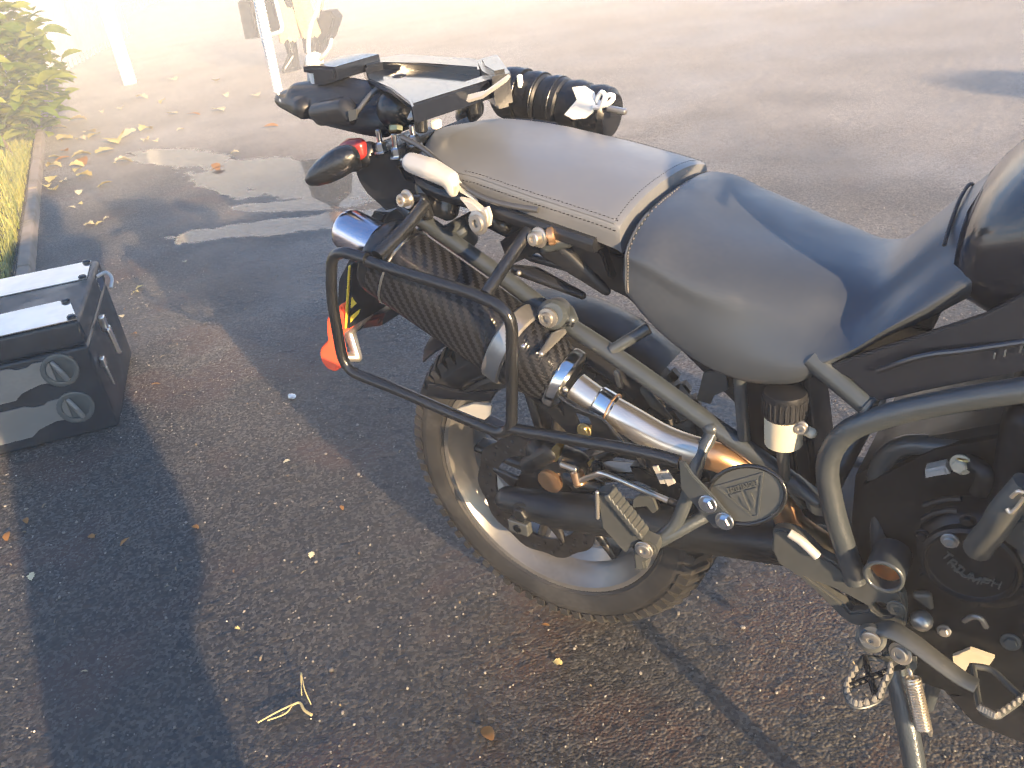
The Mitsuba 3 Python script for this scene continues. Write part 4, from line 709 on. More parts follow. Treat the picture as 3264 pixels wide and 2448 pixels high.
# --- front end (right of the frame; it throws the long shadow)
FE = B+'__front_wheel'; FX = V(1.555, 0, .345)
def ringed(prof, n=64): return grid_mesh([FX+r*(np.cos(g)[:, None]*V(1, 0, 0)+np.sin(g)[:, None]*V(0, 0, 1))+V(0, h, 0) for g in [np.linspace(0, 2*math.pi, n, endpoint=False)] for r, h in prof], True, False, True)
add('tyre', ringed([(.25, -.04), (.29, -.052), (.325, -.045), (.340, -.02), (.343, 0), (.340, .02), (.325, .045), (.29, .052), (.25, .04), (.245, 0)]), 'm_tyre', FE)
add('rim', ringed([(.252, -.04), (.256, -.036), (.238, -.02), (.235, 0), (.238, .02), (.256, .036), (.252, .04), (.228, 0)]), 'm_rim', FE)
add('hub', cyl(FX+V(0, -.07, 0), FX+V(0, .07, 0), .04), 'm_wheel_black', FE)
for k in range(10):
    a = 2*math.pi*k/10; add('spoke', tm(hull((FX+.035*V(math.cos(a), 0, math.sin(a)), .011), (FX+.235*V(math.cos(a), 0, math.sin(a)), .008))), 'm_wheel_black', FE)
for s in (-1, 1):
    add('fork_leg', cat(cyl(FX+V(0, s*.095, 0), V(1.32, s*.095, .86), .029), cyl(V(1.32, s*.095, .86), V(1.20, s*.095, 1.11), .022)), 'm_engine', B)
add('front_mudguard', grid_mesh([[V(1.555+.375*math.cos(a), y, .345+.375*math.sin(a)-.03*(abs(y)/.07)**2) for y in np.linspace(-.07, .07, 7)]+[V(1.555+.368*math.cos(a), y, .345+.368*math.sin(a)-.03*(abs(y)/.07)**2) for y in np.linspace(.07, -.07, 7)] for a in np.linspace(.6, 2.5, 14)]), 'm_plastic', B)
add('triple_clamp', rbox((1.20, 0, 1.08), (.07, .24, .04), .01), 'm_engine', B)
def st(x, y, z):  # bars turned about 28 degrees to the left
    c, q = math.cos(.49), math.sin(.49); return V(1.17+(x-1.17)*c-y*q, (x-1.17)*q+y*c, z)
bars = [st(1.03, -.43, 1.16), st(1.06, -.30, 1.17), st(1.15, -.12, 1.15), st(1.17, 0, 1.15), st(1.15, .12, 1.15), st(1.06, .30, 1.17), st(1.03, .43, 1.16)]
HBK = add('handlebar', tube(bars, .0115, .06), 'm_black', B)
for s in (-1, 1):
    add('grip', cyl(st(1.032, s*.425, 1.16), st(1.055, s*.32, 1.168), .016), 'm_tyre', HBK)
    add('mirror_stem', tube([st(1.07, s*.27, 1.17), st(1.06, s*.38, 1.30), st(1.03, s*.50, 1.38)], .006, .04), 'm_black', HBK)
    add('mirror', tm(hull((st(1.03, s*.48, 1.42), .022), (st(1.02, s*.61, 1.43), .018), (st(1.03, s*.59, 1.36), .018), (st(1.03, s*.49, 1.37), .020))), 'm_black', HBK)
    add('brake_lever' if s < 0 else 'clutch_lever', tube([st(1.08, s*.25, 1.15), st(1.11, s*.33, 1.14), st(1.07, s*.44, 1.13)], .006, .03), 'm_alloy', HBK)
add('fairing', tm(limbs([((V(1.05, -.16, .95), .06), (V(1.25, -.20, .95), .05), (V(1.42, -.10, 1.0), .06), (V(1.42, .10, 1.0), .06), (V(1.25, .20, .95), .05), (V(1.05, .16, .95), .06)), ((V(1.42, -.08, 1.0), .06), (V(1.42, .08, 1.0), .06), (V(1.34, -.12, 1.10), .05), (V(1.34, .12, 1.10), .05)), ((V(1.0, -.19, .78), .03), (V(1.25, -.22, .95), .03), (V(1.20, -.20, .70), .03)), ((V(1.0, .19, .78), .03), (V(1.25, .22, .95), .03), (V(1.20, .20, .70), .03))], .03, 6)), 'm_gloss', B)
add('headlight', ball((1.475, 0, 1.0), (.03, .12, .055), 3), 'm_polished', B)
wsr = [[V(1.40-.14*t-.05*(y/.2)**2*0-.10*(y/.2)**2, y*(1-.25*t), 1.06+.28*t) for y in np.linspace(-.18, .18, 11)] for t in np.linspace(0, 1, 8)]
add('windscreen', cat(grid_mesh([list(r)+[p+V(.004, 0, .002) for p in r[::-1]] for r in wsr])), 'm_gloss', B)
add('radiator', rbox((1.10, 0, .70), (.05, .30, .26), .008), 'm_engine', B)
add('added_shade_plate', prism([(.68, 0, .235), (.72, 0, .195), (.88, 0, .180), (.93, 0, .25), (.72, 0, .255)], -.135, .135), 'm_plastic', B)  # plate added to cast shade on the ground beside the rear wheel
for s in (-1, 1): add('crash_bar', tube([V(.98, s*.14, .36), V(1.06, s*.27, .42), V(1.16, s*.29, .66), V(1.10, s*.22, .86)], .0125, .08), 'm_black', B)
thing('added_shade_bag', 'added black bag on the right crash bar, there to shade the engine bay', 'bag')
add('added_shade_bag', limbs([((V(.98, -.22, .50), .05), (V(1.20, -.24, .50), .05), (V(.98, -.31, .52), .05), (V(1.18, -.31, .52), .05), (V(.98, -.24, .78), .05), (V(1.20, -.24, .78), .05), (V(.98, -.31, .76), .05), (V(1.18, -.31, .76), .05))], .02, 8), 'm_plastic')  # bag added out of view to keep sun off engine bay and seat front
labels['added_shade_bag'] = {'label': 'added black bag on the right crash bar, there to shade the engine bay', 'category': 'bag'}
# ---------------------------------------------------------------- rolled kit on the far side of the tail
thing('tool_roll', 'ribbed black tool roll beyond the passenger seat, cream tag hanging from it', 'tool roll', None)
r0, r1 = np.array((-0.204, 0.235, 0.961)), np.array((0.023, 0.235, 0.919)); rax = unit(r1-r0); RLn = np.linalg.norm(r1-r0)
prof = [(.0, 0), (.036, .0), (.040, .005)]
for k in range(5): 
    z0 = .008+k*(RLn-.012)/5; z1 = z0+(RLn-.012)/5; prof += [(.044, z0+.003), (.0475, (z0+z1)/2), (.045, z1-.005), (.0405, z1-.001)]
add('fabric', lathe(prof+[(.036, RLn), (0, RLn)], r0, rax, 36), 'm_plastic', 'tool_roll')
for t in (.20, .36, .52): 
    c = r0+rax*RLn*t; add('strap', cyl(c-rax*.006, c+rax*.006, .0482, 36, .001), 'm_black', 'tool_roll')
add('end_buckle', rbox((0.05, 0.2, 0.937), (.035, .012, .010), .003, frame_from(rax)), 'm_alloy', 'tool_roll')
add('strap_slide', rbox((-0.135, 0.2, 0.985), (.008, .010, .022), .002), 'm_white', 'tool_roll')
tg = [(-0.022, 0.185, 0.977), (0.001, 0.182, 0.98), (0.019, 0.18, 0.97), (0.023, 0.178, 0.953), (0.018, 0.176, 0.939), (0.005, 0.172, 0.93), (-0.018, 0.17, 0.928), (-0.035, 0.17, 0.936), (-0.012, 0.176, 0.959)]
add('tag', plate(tg, .006, bev=.001), 'm_white', 'tool_roll')
add('tag_cord', sweep(spline([(0.021, 0.175, 0.947), (0.034, 0.175, 0.949), (0.043, 0.175, 0.964), (0.038, 0.175, 0.971), (0.026, 0.18, 0.958), (0.037, 0.18, 0.949), (0.052, 0.18, 0.956), (0.056, 0.18, 0.964), (0.046, 0.18, 0.965), (0.038, 0.18, 0.955)], 7), .004, 8), 'm_white', 'tool_roll')
# ---------------------------------------------------------------- pannier box standing on the ground at the left
PBX = 'pannier_box'
thing(PBX, 'black pannier box on the ground with two bright metal strips along its lid', 'pannier box')
H = .372; A0, A1, R1_ = np.array((-1.788, -0.128, 0.372)), np.array((-1.66, 0.035, 0.372)), np.array((-2.124, 0.375, 0.372))
ub = unit((A1-A0)*V(1, 1, 0)); nb = unit(np.cross(V(0, 0, 1), ub)); 
if nb@(R1_-A1) < 0: nb = -nb
DP = float((R1_-A1)@nb); LN = .62
def bx(u, d, z): return V(*(A1+ub*u+nb*d)[:2], z)
def bbox(u0, u1, d0, d1, z0, z1, r=.01): 
    return tm(hull(*[(bx(u, d, z), r) for u in (u0+r, u1-r) for d in (d0+r, d1-r) for z in (z0+r, z1-r)], n=12))
add('body', cat(bbox(-LN, 0, 0, DP, .004, H-.085, .012)), 'm_plastic', PBX)
mat('m_strip', dusty((.60, .60, .59), (.42, .41, .39), 12, .5), scuff(.03, .14, 30.), metallic=1.0)
LD = add('lid', cat(bbox(-LN-.004, .004, -.004, DP+.004, H-.082, H-.002, .014)), 'm_plastic', PBX)
def on_lid(px): return np.array(px)
for q in range(2):
    c4 = ([(-1.95, -0.043, 0.374), (-1.843, 0.121, 0.374), (-1.655, 0.033, 0.374), (-1.782, -0.131, 0.374)], [(-2.309, 0.145, 0.374), (-2.119, 0.371, 0.374), (-1.962, 0.256, 0.374), (-2.127, 0.05, 0.374)])[q]
    c4 = [np.array(c) for c in c4]; far = [c4[0]-ub*.35, c4[3]-ub*.35]
    pg = Polygon([tuple(p[:2]) for p in (far[0], c4[1], c4[2], far[1])])
    sk = add('strip', place2d(pg, .003, V(0, 0, H-.0005), V(1, 0, 0), V(0, 1, 0), V(0, 0, 1)), 'm_strip', LD, smooth=False)
    for px in (([(-1.831, 0.103, 0.376), (-1.679, 0.031, 0.376)], [(-2.115, 0.352, 0.376), (-1.98, 0.253, 0.376)])[q]):
        add('corner_rivet', lathe([(.013, 0), (.013, .004), (.009, .008), (0, .009)], px, (0, 0, 1), 16), 'm_black', LD)
mat('m_boxplate', dusty((.17, .165, .155), (.26, .25, .23), 9, .6), .5, metallic=.2)
# mounting plates on the face towards us: the face is the vertical plane d = 0
def face(px, py, lift=.0):
    """Point of the front face at that image spot, worked out beforehand and given as (u, z)."""
    return bx(px, -lift, py)
for zc in (.232, .105):
    pl = [(-.62, zc-.040), (-.62, zc+.036), (-.225, zc+.040), (-.205, zc+.030), (-.175, zc+.030), (-.160, zc+.038), (-.115, zc+.038), (-.115, zc-.034), (-.16, zc-.030), (-.185, zc-.036), (-.215, zc-.044), (-.24, zc-.062), (-.62, zc-.064)]
    mk = add('mount_plate', place2d(Polygon(pl), .004, bx(0, -.002, 0), ub, V(0, 0, 1), np.cross(ub, V(0, 0, 1)), .0), 'm_boxplate', PBX, smooth=False)
    add('clamp_ring', lathe([(.052, 0), (.052, .008), (.046, .010), (.038, .008), (.036, .001), (0, .001)], bx(-.095, -.001, zc), -nb, 40), 'm_cast', mk)
    add('clamp_lever', tm(hull((bx(-.105, -.012, zc+.028), .007), (bx(-.085, -.012, zc-.030), .008), (bx(-.090, -.020, zc), .007))), 'm_boxplate', mk)
add('latch', cat(rbox(bx(.022, .20, H-.10), (.02, .030, .05), .004, frame_from(ub)), tm(hull((bx(.030, .185, H-.12), .006), (bx(.036, .180, H-.20), .004))), tm(hull((bx(.030, .215, H-.12), .006), (bx(.036, .210, H-.21), .004)))), 'm_polished', PBX)
add('latch', cat(rbox(bx(.010, .06, H-.17), (.016, .028, .03), .004, frame_from(ub)), tm(hull((bx(.012, .06, H-.19), .005), (bx(.016, .06, H-.25), .003)))), 'm_polished', PBX)
add('carry_hook', sweep(spline([bx(.005, .44, H-.02), bx(.035, .45, H-.015), bx(.052, .42, H-.03), bx(.045, .38, H-.05)], 6), .006, 10), 'm_grey', PBX)
# small flag sticker on the end face
fo_ = bx(.0055, .47, H-.045); fe1, fe2 = -nb, V(0, 0, 1)
fl = lambda pts: place2d(Polygon(pts), .0008, fo_, fe1, fe2, np.cross(fe1, fe2))
add('flag_sticker', fl([(-.045, -.024), (.045, -.024), (.045, .024), (-.045, .024)]), 'm_denim', PBX, smooth=False)
fw, fr_ = [], []
for s in (1, -1):
    d = unit(V(.045, s*.024, 0))[:2]; nn = np.array([-d[1], d[0]])
    L = LineString([(-.045, -s*.024), (.045, s*.024)]); clip = Polygon([(-.045, -.024), (.045, -.024), (.045, .024), (-.045, .024)])
    fw.append(L.buffer(.0055, cap_style=2).intersection(clip)); fr_.append(L.buffer(.0018, cap_style=2).intersection(clip))
from shapely import union_all, box as sbox
fo2 = fo_+np.cross(fe1, fe2)*.0009; fo3 = fo_+np.cross(fe1, fe2)*.0018
WH = union_all(fw+[sbox(-.045, -.008, .045, .008), sbox(-.008, -.024, .008, .024)]); RD = union_all(fr_+[sbox(-.045, -.0048, .045, .0048), sbox(-.0048, -.024, .0048, .024)])
add('flag_white', place2d(WH, .0008, fo2, fe1, fe2, np.cross(fe1, fe2)), 'm_white', PBX, smooth=False)
add('flag_red', place2d(RD, .0008, fo3, fe1, fe2, np.cross(fe1, fe2)), 'm_label_red', PBX, smooth=False)
# ---------------------------------------------------------------- verge, kerb, shrub
E0, E1, E2 = V(-9.6, 4.42, 0), V(-4.93, 1.67, 0), V(-2.75, .40, 0)
ed = unit(E1-E0); en = V(ed[1], -ed[0], 0)
if en[1] > 0: en = -en
def verge_z(d): return .05*np.clip(d/.15, 0, 1)+.10*np.clip(d/2.5, 0, 1)
vs_, vd_ = np.linspace(-14, 8.2, 180), np.r_[0, .04, .1, np.linspace(.2, 5, 26)]
ring = np.array([[E0+ed*s+en*(d+.13) for d in vd_] for s in vs_]); dd = np.broadcast_to(vd_, ring.shape[:2])
ring[..., 2] = verge_z(dd)+.03*(mfbm(ring.reshape(-1, 3)*3, 3, 2).reshape(dd.shape)-.5)*np.clip(dd*5, 0, 1)
mat('m_soil', proc(speck(20., (.035, .028, .018), (.09, .075, .045))), .9)
add('verge', grid_mesh(ring, False, False), 'm_soil', smooth=True, kind='structure'); labels['verge']['label'] = 'rough grassy verge at the left edge of the yard'
mat('m_kerb', dusty((.22, .185, .155), (.12, .11, .07), 9, .8), .85)
kpos = -14.0
for k in range(24):
    c = E0+ed*(kpos+.46); add('kerb', rbox(c+en*.065+V(0, 0, .015+.006*RNG.random()), (.905, .06, .10), .012, frame_from(ed)), 'm_kerb', kind='structure') if k == 0 else add('kerb_stone', rbox(c+en*.065+V(0, 0, .015+.008*RNG.random()), (.905, .06, .10), .012, frame_from(ed)), 'm_kerb', 'kerb')
    kpos += .92
labels['kerb']['label'] = 'low pinkish concrete edging between tarmac and grass'
def blade_mesh(n, s0, s1, d1, seed, hmin, hmax):
    r = np.random.default_rng(seed); s = r.uniform(s0, s1, n); d = d1*r.random(n)**1.3; c = E0+np.outer(s, ed)+np.outer(d+.14, en); c[:, 2] = verge_z(d)-.005
    h = r.uniform(hmin, hmax, n)*(.6+.8*mnoise(c*2.2, 3)); a = r.uniform(0, 2*math.pi, n); lean = r.uniform(.1, .8, n)*h
    w = r.uniform(.0022, .005, n); da = np.c_[np.cos(a), np.sin(a), 0*a]; db = np.c_[-np.sin(a), np.cos(a), 0*a]
    p0, p1 = c-db*w[:, None], c+db*w[:, None]; m = c+da*(lean*.35)[:, None]+np.c_[0*h, 0*h, h*.6]; p2, p3 = m-db*(w*.7)[:, None], m+db*(w*.7)[:, None]; tip = c+da*lean[:, None]+np.c_[0*h, 0*h, h]
    v = np.stack([p0, p1, p2, p3, tip], 1).reshape(-1, 3); i = np.arange(n)[:, None]*5; f = np.vstack([i+[0, 1, 3], i+[0, 3, 2], i+[2, 3, 4]])
    t = r.random(n)[:, None]; col = (1-t)*np.array([.13, .17, .030])+t*np.array([.36, .33, .08]); return v, f, np.repeat(col, 5, 0)
scene['m_grass'] = {'type': 'twosided', 'bsdf': {'type': 'principled', 'base_color': {'type': 'mesh_attribute', 'name': 'vertex_color'}, 'roughness': .55, 'specular': .4}}
gv, gf, gc = blade_mesh(42000, -5, 8.1, 1.9, 5, .05, .16)
add('grass', trimesh.Trimesh(gv, gf, process=False), 'm_grass', smooth=False, color=gc); labels['grass'] = {'label': 'yellowish rough grass on the verge beside the shrub', 'category': 'grass', 'kind': 'stuff'}
# shrub with big leaves
def leaf_mesh(L, wd, bend, fold, n=6, lobed=False, seed=0):
    r = np.random.default_rng(seed); xs_ = np.linspace(0, 1, n); 
    if lobed: prof = np.interp(xs_, np.linspace(0, 1, 8), [.02, .62, .42, 1.0, .55, .70, .22, .01])
    else: prof = np.sin(math.pi*np.clip(xs_*.93+.05, 0, 1))**.8
    rows = []
    for x, w_ in zip(xs_, prof):
        for s in (-1, 0, 1): rows.append((x*L, s*w_*wd/2, abs(s)*fold*w_*wd-bend*L*(x-.35)**2+.006*math.sin(9*x+s)*(lobed)))
    v = np.array(rows); f = []
    for i in range(n-1):
        for j in range(2): a = i*3+j; f += [[a, a+3, a+4], [a, a+4, a+1]]
    return trimesh.Trimesh(v, f, process=False)
for nm_, cA, cB in (('m_leaf', (.07, .125, .018), (.20, .25, .035)), ('m_leaf2', (.14, .20, .025), (.36, .36, .06))):
    scene[nm_] = {'type': 'principledthin', 'base_color': proc(speck(13., cA, cB)), 'roughness': .38, 'diff_trans': .55, 'eta': 1.4}
def rot_rand(r, up=.6):
    a, b, c = r.uniform(0, 2*math.pi), r.uniform(-.9, .5)*up, r.uniform(-.7, .7)
    return trimesh.transformations.euler_matrix(c, b, a, 'sxyz')
SHR = 'shrub'
thing(SHR, 'leafy green shrub with broad sunlit leaves at the top left, by the white fence', 'shrub')
r = np.random.default_rng(21); SB = E0+ed*2.5+en*.42
stems = []
for k in range(9):
    b = SB+ed*r.uniform(-1.3, 1.5)+en*r.uniform(-.2, .5); t = b+V(r.uniform(-.3, .3), r.uniform(-.3, .3), r.uniform(.9, 1.5)); stems.append(sweep(spline([b, lerp(b, t, .5)+V(r.uniform(-.1, .1), r.uniform(-.1, .1), 0), t], 5), np.linspace(.014, .005, 11), 7))
mat('m_bark', proc(speck(40., (.07, .05, .035), (.16, .12, .08))), .9)
add('stem', cat(*stems), 'm_bark', SHR)
variants = [leaf_mesh(.15+.02*k, .080+.007*k, .25+.1*k, .12, 6, False, k) for k in range(5)]
vd = [[ply(v, m_, smooth=True) for v in variants] for m_ in ('m_leaf', 'm_leaf2')]
rest = {0: [], 1: []}; NL = 1500; cand = []
for k in range(NL):
    u3 = unit(r.normal(size=3)); rr = r.uniform(.55, 1.0)
    c = SB+ed*u3[0]*rr*1.6+en*(u3[1]*rr*.75)+V(0, 0, .62+u3[2]*rr*.75)
    if c[2] < .05: c[2] = r.uniform(.05, .3)
    cand.append((np.linalg.norm(c-CAM), c, trimesh.transformations.translation_matrix(c)@rot_rand(r), r.integers(5), int(r.random() < .4)))
cand.sort(key=lambda q: q[0])
for k, (d_, c, M_, vi, mi_) in enumerate(cand):
    if k < 220:
        kk = key(SHR+'__leaf'); scene[kk] = {**vd[mi_][vi], 'to_world': T(M_)}
    else:
        q = variants[vi].copy(); q.apply_transform(M_); rest[mi_].append(q)
for q in (0, 1): add('foliage', cat(*rest[q]), ('m_leaf', 'm_leaf2')[q], SHR, smooth=True, kind='stuff')
# ---------------------------------------------------------------- white board fence, white gate post, far white wall
mat('m_paint', dusty((.80, .79, .76), (.62, .60, .55), 5, .4), .5)
mat('m_render', dusty((.78, .76, .70), (.66, .62, .55), 3, .4), .8)
thing('board_fence', 'tall white board fence at the far left behind the shrub', 'fence')
f0, f1 = V(-10.05, 4.20, 0), V(-16.2, 10.0, 0); fd = unit(f1-f0); fn_ = V(-fd[1], fd[0], 0); fn_ = fn_ if fn_@(CAM-f0) > 0 else -fn_
nb_ = int(np.linalg.norm(f1-f0)/.135)
for k in range(nb_):
    lo = .05 if k % 2 else .16
    c = f0+fd*(.135*k+.066)+V(0, 0, (lo+2.3)/2); add('board', rbox(c+fn_*(.003 if k % 2 else 0), (.1325, .022, 2.3-lo), .004, frame_from(fd)), 'm_paint', 'board_fence')
for z in (.35, 1.15, 2.0): add('rail', rbox((f0+f1)/2-fn_*.045+V(0, 0, z), (np.linalg.norm(f1-f0), .05, .09), .005, frame_from(fd)), 'm_paint', 'board_fence')
thing('gate_post', 'white square gate post standing on the tarmac in front of the board fence', 'post')
gp0 = V(-9.38, 5.34, 0)
add('shaft', rbox(gp0+V(0, 0, 1.2), (.14, .14, 2.5), .008, frame_from(fd)), 'm_paint', 'gate_post')
add('cap', cat(rbox(gp0+V(0, 0, 2.47), (.20, .20, .05), .008, frame_from(fd)), lathe([(.10, 0), (.0, .09)], gp0+V(0, 0, 2.49), (0, 0, 1), 4)), 'm_paint', 'gate_post')
thing('outbuilding', 'long pale rendered outbuilding far behind the yard', 'building')
w0, w1 = V(-22.4, 13.6, 0), V(-38, 28, 0); wd_ = unit(w1-w0); wn = V(wd_[1], -wd_[0], 0)
if wn@(CAM-w0) > 0: wn = -wn
add('wall', rbox((w0+w1)/2+wn*3+V(0, 0, 1.4), (np.linalg.norm(w1-w0), 6, 2.9), .02, frame_from(wd_)), 'm_render', 'outbuilding')
add('plinth', rbox((w0+w1)/2+wn*2.97+V(0, 0, .12), (np.linalg.norm(w1-w0)+.06, 6.06, .34), .02, frame_from(wd_)), 'm_kerb', 'outbuilding')
add('roof', rbox((w0+w1)/2+wn*3+V(0, 0, 2.92), (np.linalg.norm(w1-w0)+.4, 6.4, .12), .02, frame_from(wd_)), 'm_engine', 'outbuilding', smooth=False)
# ---------------------------------------------------------------- young conifer right of the frame: its top throws the shadow at the right edge
TR = 'young_conifer'; tb = V(8.58, 1.22, 0)
thing(TR, 'small young conifer at the far right of the yard', 'tree')
add('trunk', sweep([tb, tb+V(.02, .01, 1.1), tb+V(0, 0, 2.3)], np.array([.06, .045, .012]), 10), 'm_bark', TR)
r = np.random.default_rng(8); sprays = []
for k in range(9000):
    z = .25+2.1*r.random()**.9; a = r.uniform(0, 2*math.pi); R_ = .60*math.sqrt(max(.02, 1-((z-1.1)/1.3)**2))*r.uniform(.25, 1.05); c = tb+V(R_*math.cos(a), R_*math.sin(a), z); d = unit(V(math.cos(a), math.sin(a), r.uniform(-.3, .6))); s = unit(np.cross(d, V(r.normal(), r.normal(), 1)))
    sprays.append((c, d*.10, s*.022))
sv = np.array([[c, c+d*.5+s, c+d, c+d*.5-s] for c, d, s in sprays]).reshape(-1, 3); sf = np.arange(len(sprays))[:, None]*4
scene['m_needle'] = {'type': 'principledthin', 'base_color': proc(speck(9., (.02, .05, .02), (.06, .09, .03))), 'roughness': .5, 'diff_trans': .3, 'eta': 1.4}
add('crown', trimesh.Trimesh(sv, np.vstack([sf+[0, 1, 2], sf+[0, 2, 3]]), process=False), 'm_needle', TR, smooth=False)
# ---------------------------------------------------------------- fallen leaves
for nm_, cA, cB in (('m_fallen', (.44, .35, .13), (.62, .53, .26)), ('m_fallen_brown', (.26, .13, .05), (.40, .20, .07)), ('m_fallen_pale', (.55, .48, .30), (.70, .62, .42))):
    scene[nm_] = {'type': 'principledthin', 'base_color': proc(speck(35., cA, cB)), 'roughness': .45, 'diff_trans': .3, 'eta': 1.4}
fl_v = [leaf_mesh(1.0, .95, .28+.12*k, .10+.05*k, 12, True, k) for k in range(4)]+[leaf_mesh(1.0, .5, .3, .12, 8, False, 9)]
fl_d = {m_: [ply(v, m_, smooth=True) for v in fl_v] for m_ in ('m_fallen', 'm_fallen_brown', 'm_fallen_pale')}
LEAVES = [((-6.179, 3.319, 0), 0.12, 'm_fallen'), ((-6.047, 2.948, 0), 0.2, 'm_fallen'), ((-6.144, 3.102, 0), 0.14, 'm_fallen_pale'), ((-6.074, 4.026, 0), 0.13, 'm_fallen_pale'), ((-6.588, 3.889, 0), 0.1, 'm_fallen_pale'), ((-6.237, 3.864, 0), 0.1, 'm_fallen_brown'), ((-8.019, 4.565, 0), 0.11, 'm_fallen_pale'), ((-7.697, 4.083, 0), 0.1, 'm_fallen_pale'), ((-7.646, 3.557, 0), 0.14, 'm_fallen_pale'), ((-7.479, 3.275, 0), 0.11, 'm_fallen_pale'), ((-6.792, 3.164, 0), 0.12, 'm_fallen_pale'), ((-6.566, 3.056, 0), 0.12, 'm_fallen'), ((-6.903, 2.973, 0), 0.13, 'm_fallen'), ((-6.605, 2.958, 0), 0.09, 'm_fallen_pale'), ((-5.784, 3.029, 0), 0.08, 'm_fallen_pale'), ((-5.63, 3.019, 0), 0.06, 'm_fallen_pale'), ((-5.754, 3.352, 0), 0.06, 'm_fallen_pale'), ((-5.794, 2.67, 0), 0.13, 'm_fallen'), ((-5.923, 2.536, 0), 0.12, 'm_fallen'), ((-5.251, 2.475, 0), 0.11, 'm_fallen_pale'), ((-6.301, 2.623, 0), 0.1, 'm_fallen_brown'), ((-5.658, 2.389, 0), 0.13, 'm_fallen_brown'), ((-7.419, 4.379, 0), 0.08, 'm_fallen'), ((-7.786, 5.378, 0), 0.11, 'm_fallen_pale'), ((-8.715, 5.483, 0), 0.13, 'm_fallen_pale'), ((-7.801, 3.927, 0), 0.06, 'm_fallen_pale'), ((-4.231, 2.496, 0), 0.09, 'm_fallen_brown'), ((-6.111, 2.439, 0), 0.09, 'm_fallen'), ((-5.827, 2.255, 0), 0.1, 'm_fallen'), ((-5.572, 2.294, 0), 0.09, 'm_fallen'), ((-6.801, 2.938, 0), 0.1, 'm_fallen'), ((-5.189, 2.114, 0), 0.1, 'm_fallen'), ((-4.75, 1.985, 0), 0.08, 'm_fallen'), ((-4.774, 1.811, 0), 0.05, 'm_fallen_pale'), ((-5.402, 1.984, 0), 0.09, 'm_fallen'), ((-5.078, 1.81, 0), 0.09, 'm_fallen'), ((-3.966, 1.484, 0), 0.03, 'm_fallen_pale'), ((-3.963, 1.377, 0), 0.05, 'm_fallen_pale'), ((-4.196, 2.477, 0), 0.08, 'm_fallen_brown'), ((-4.807, 3.513, 0), 0.09, 'm_fallen_brown'), ((-6.253, 4.629, 0), 0.11, 'm_fallen_pale'), ((-6.723, 4.64, 0), 0.07, 'm_fallen_pale'), ((-5.44, 2.208, 0), 0.07, 'm_fallen'), ((-5.247, 1.982, 0), 0.06, 'm_fallen_pale'), ((-5.346, 2.443, 0), 0.04, 'm_fallen_pale'), ((-4.501, 1.648, 0), 0.03, 'm_fallen'), ((-4.48, 1.577, 0), 0.04, 'm_fallen_pale'), ((-3.913, 1.407, 0), 0.04, 'm_fallen'), ((-4.427, 2.812, 0), 0.06, 'm_fallen_pale'), ((-5.996, 2.416, 0), 0.09, 'm_fallen_brown'), ((-5.671, 2.376, 0), 0.08, 'm_fallen_brown'), ((-5.264, 1.863, 0), 0.07, 'm_fallen'), ((-2.272, 0.507, 0), 0.035, 'm_fallen_brown'), ((-1.791, 0.263, 0), 0.03, 'm_fallen_brown'), ((-2.701, 0.833, 0), 0.04, 'm_fallen'), ((-2.682, 0.796, 0), 0.03, 'm_fallen'), ((-2.483, 0.595, 0), 0.03, 'm_fallen_pale'), ((-3.959, 1.374, 0), 0.05, 'm_fallen_pale'), ((-2.78, 1.134, 0), 0.03, 'm_fallen_pale'), ((-0.987, -0.198, 0), 0.028, 'm_fallen_brown'), ((-1.437, -0.447, 0), 0.04, 'm_fallen_brown'), ((-1.213, -0.506, 0), 0.025, 'm_fallen_pale'), ((-0.604, -0.387, 0), 0.012, 'm_fallen'), ((-1.109, -0.319, 0), 0.03, 'm_fallen_brown'), ((-1.218, -0.344, 0), 0.03, 'm_fallen_brown'), ((-0.63, -0.143, 0), 0.02, 'm_fallen_pale'), ((-1.454, -0.386, 0), 0.03, 'm_fallen_brown'), ((0.021, -0.353, 0), 0.045, 'm_fallen_brown'), ((-0.024, -0.088, 0), 0.016, 'm_fallen_brown'), ((0.046, -0.159, 0), 0.02, 'm_fallen'), ((-0.99, 0.115, 0), 0.02, 'm_fallen_pale'), ((-0.912, 0.554, 0), 0.022, 'm_fallen_brown'), ((-0.692, 0.024, 0), 0.02, 'm_fallen_brown')]
r = np.random.default_rng(5)
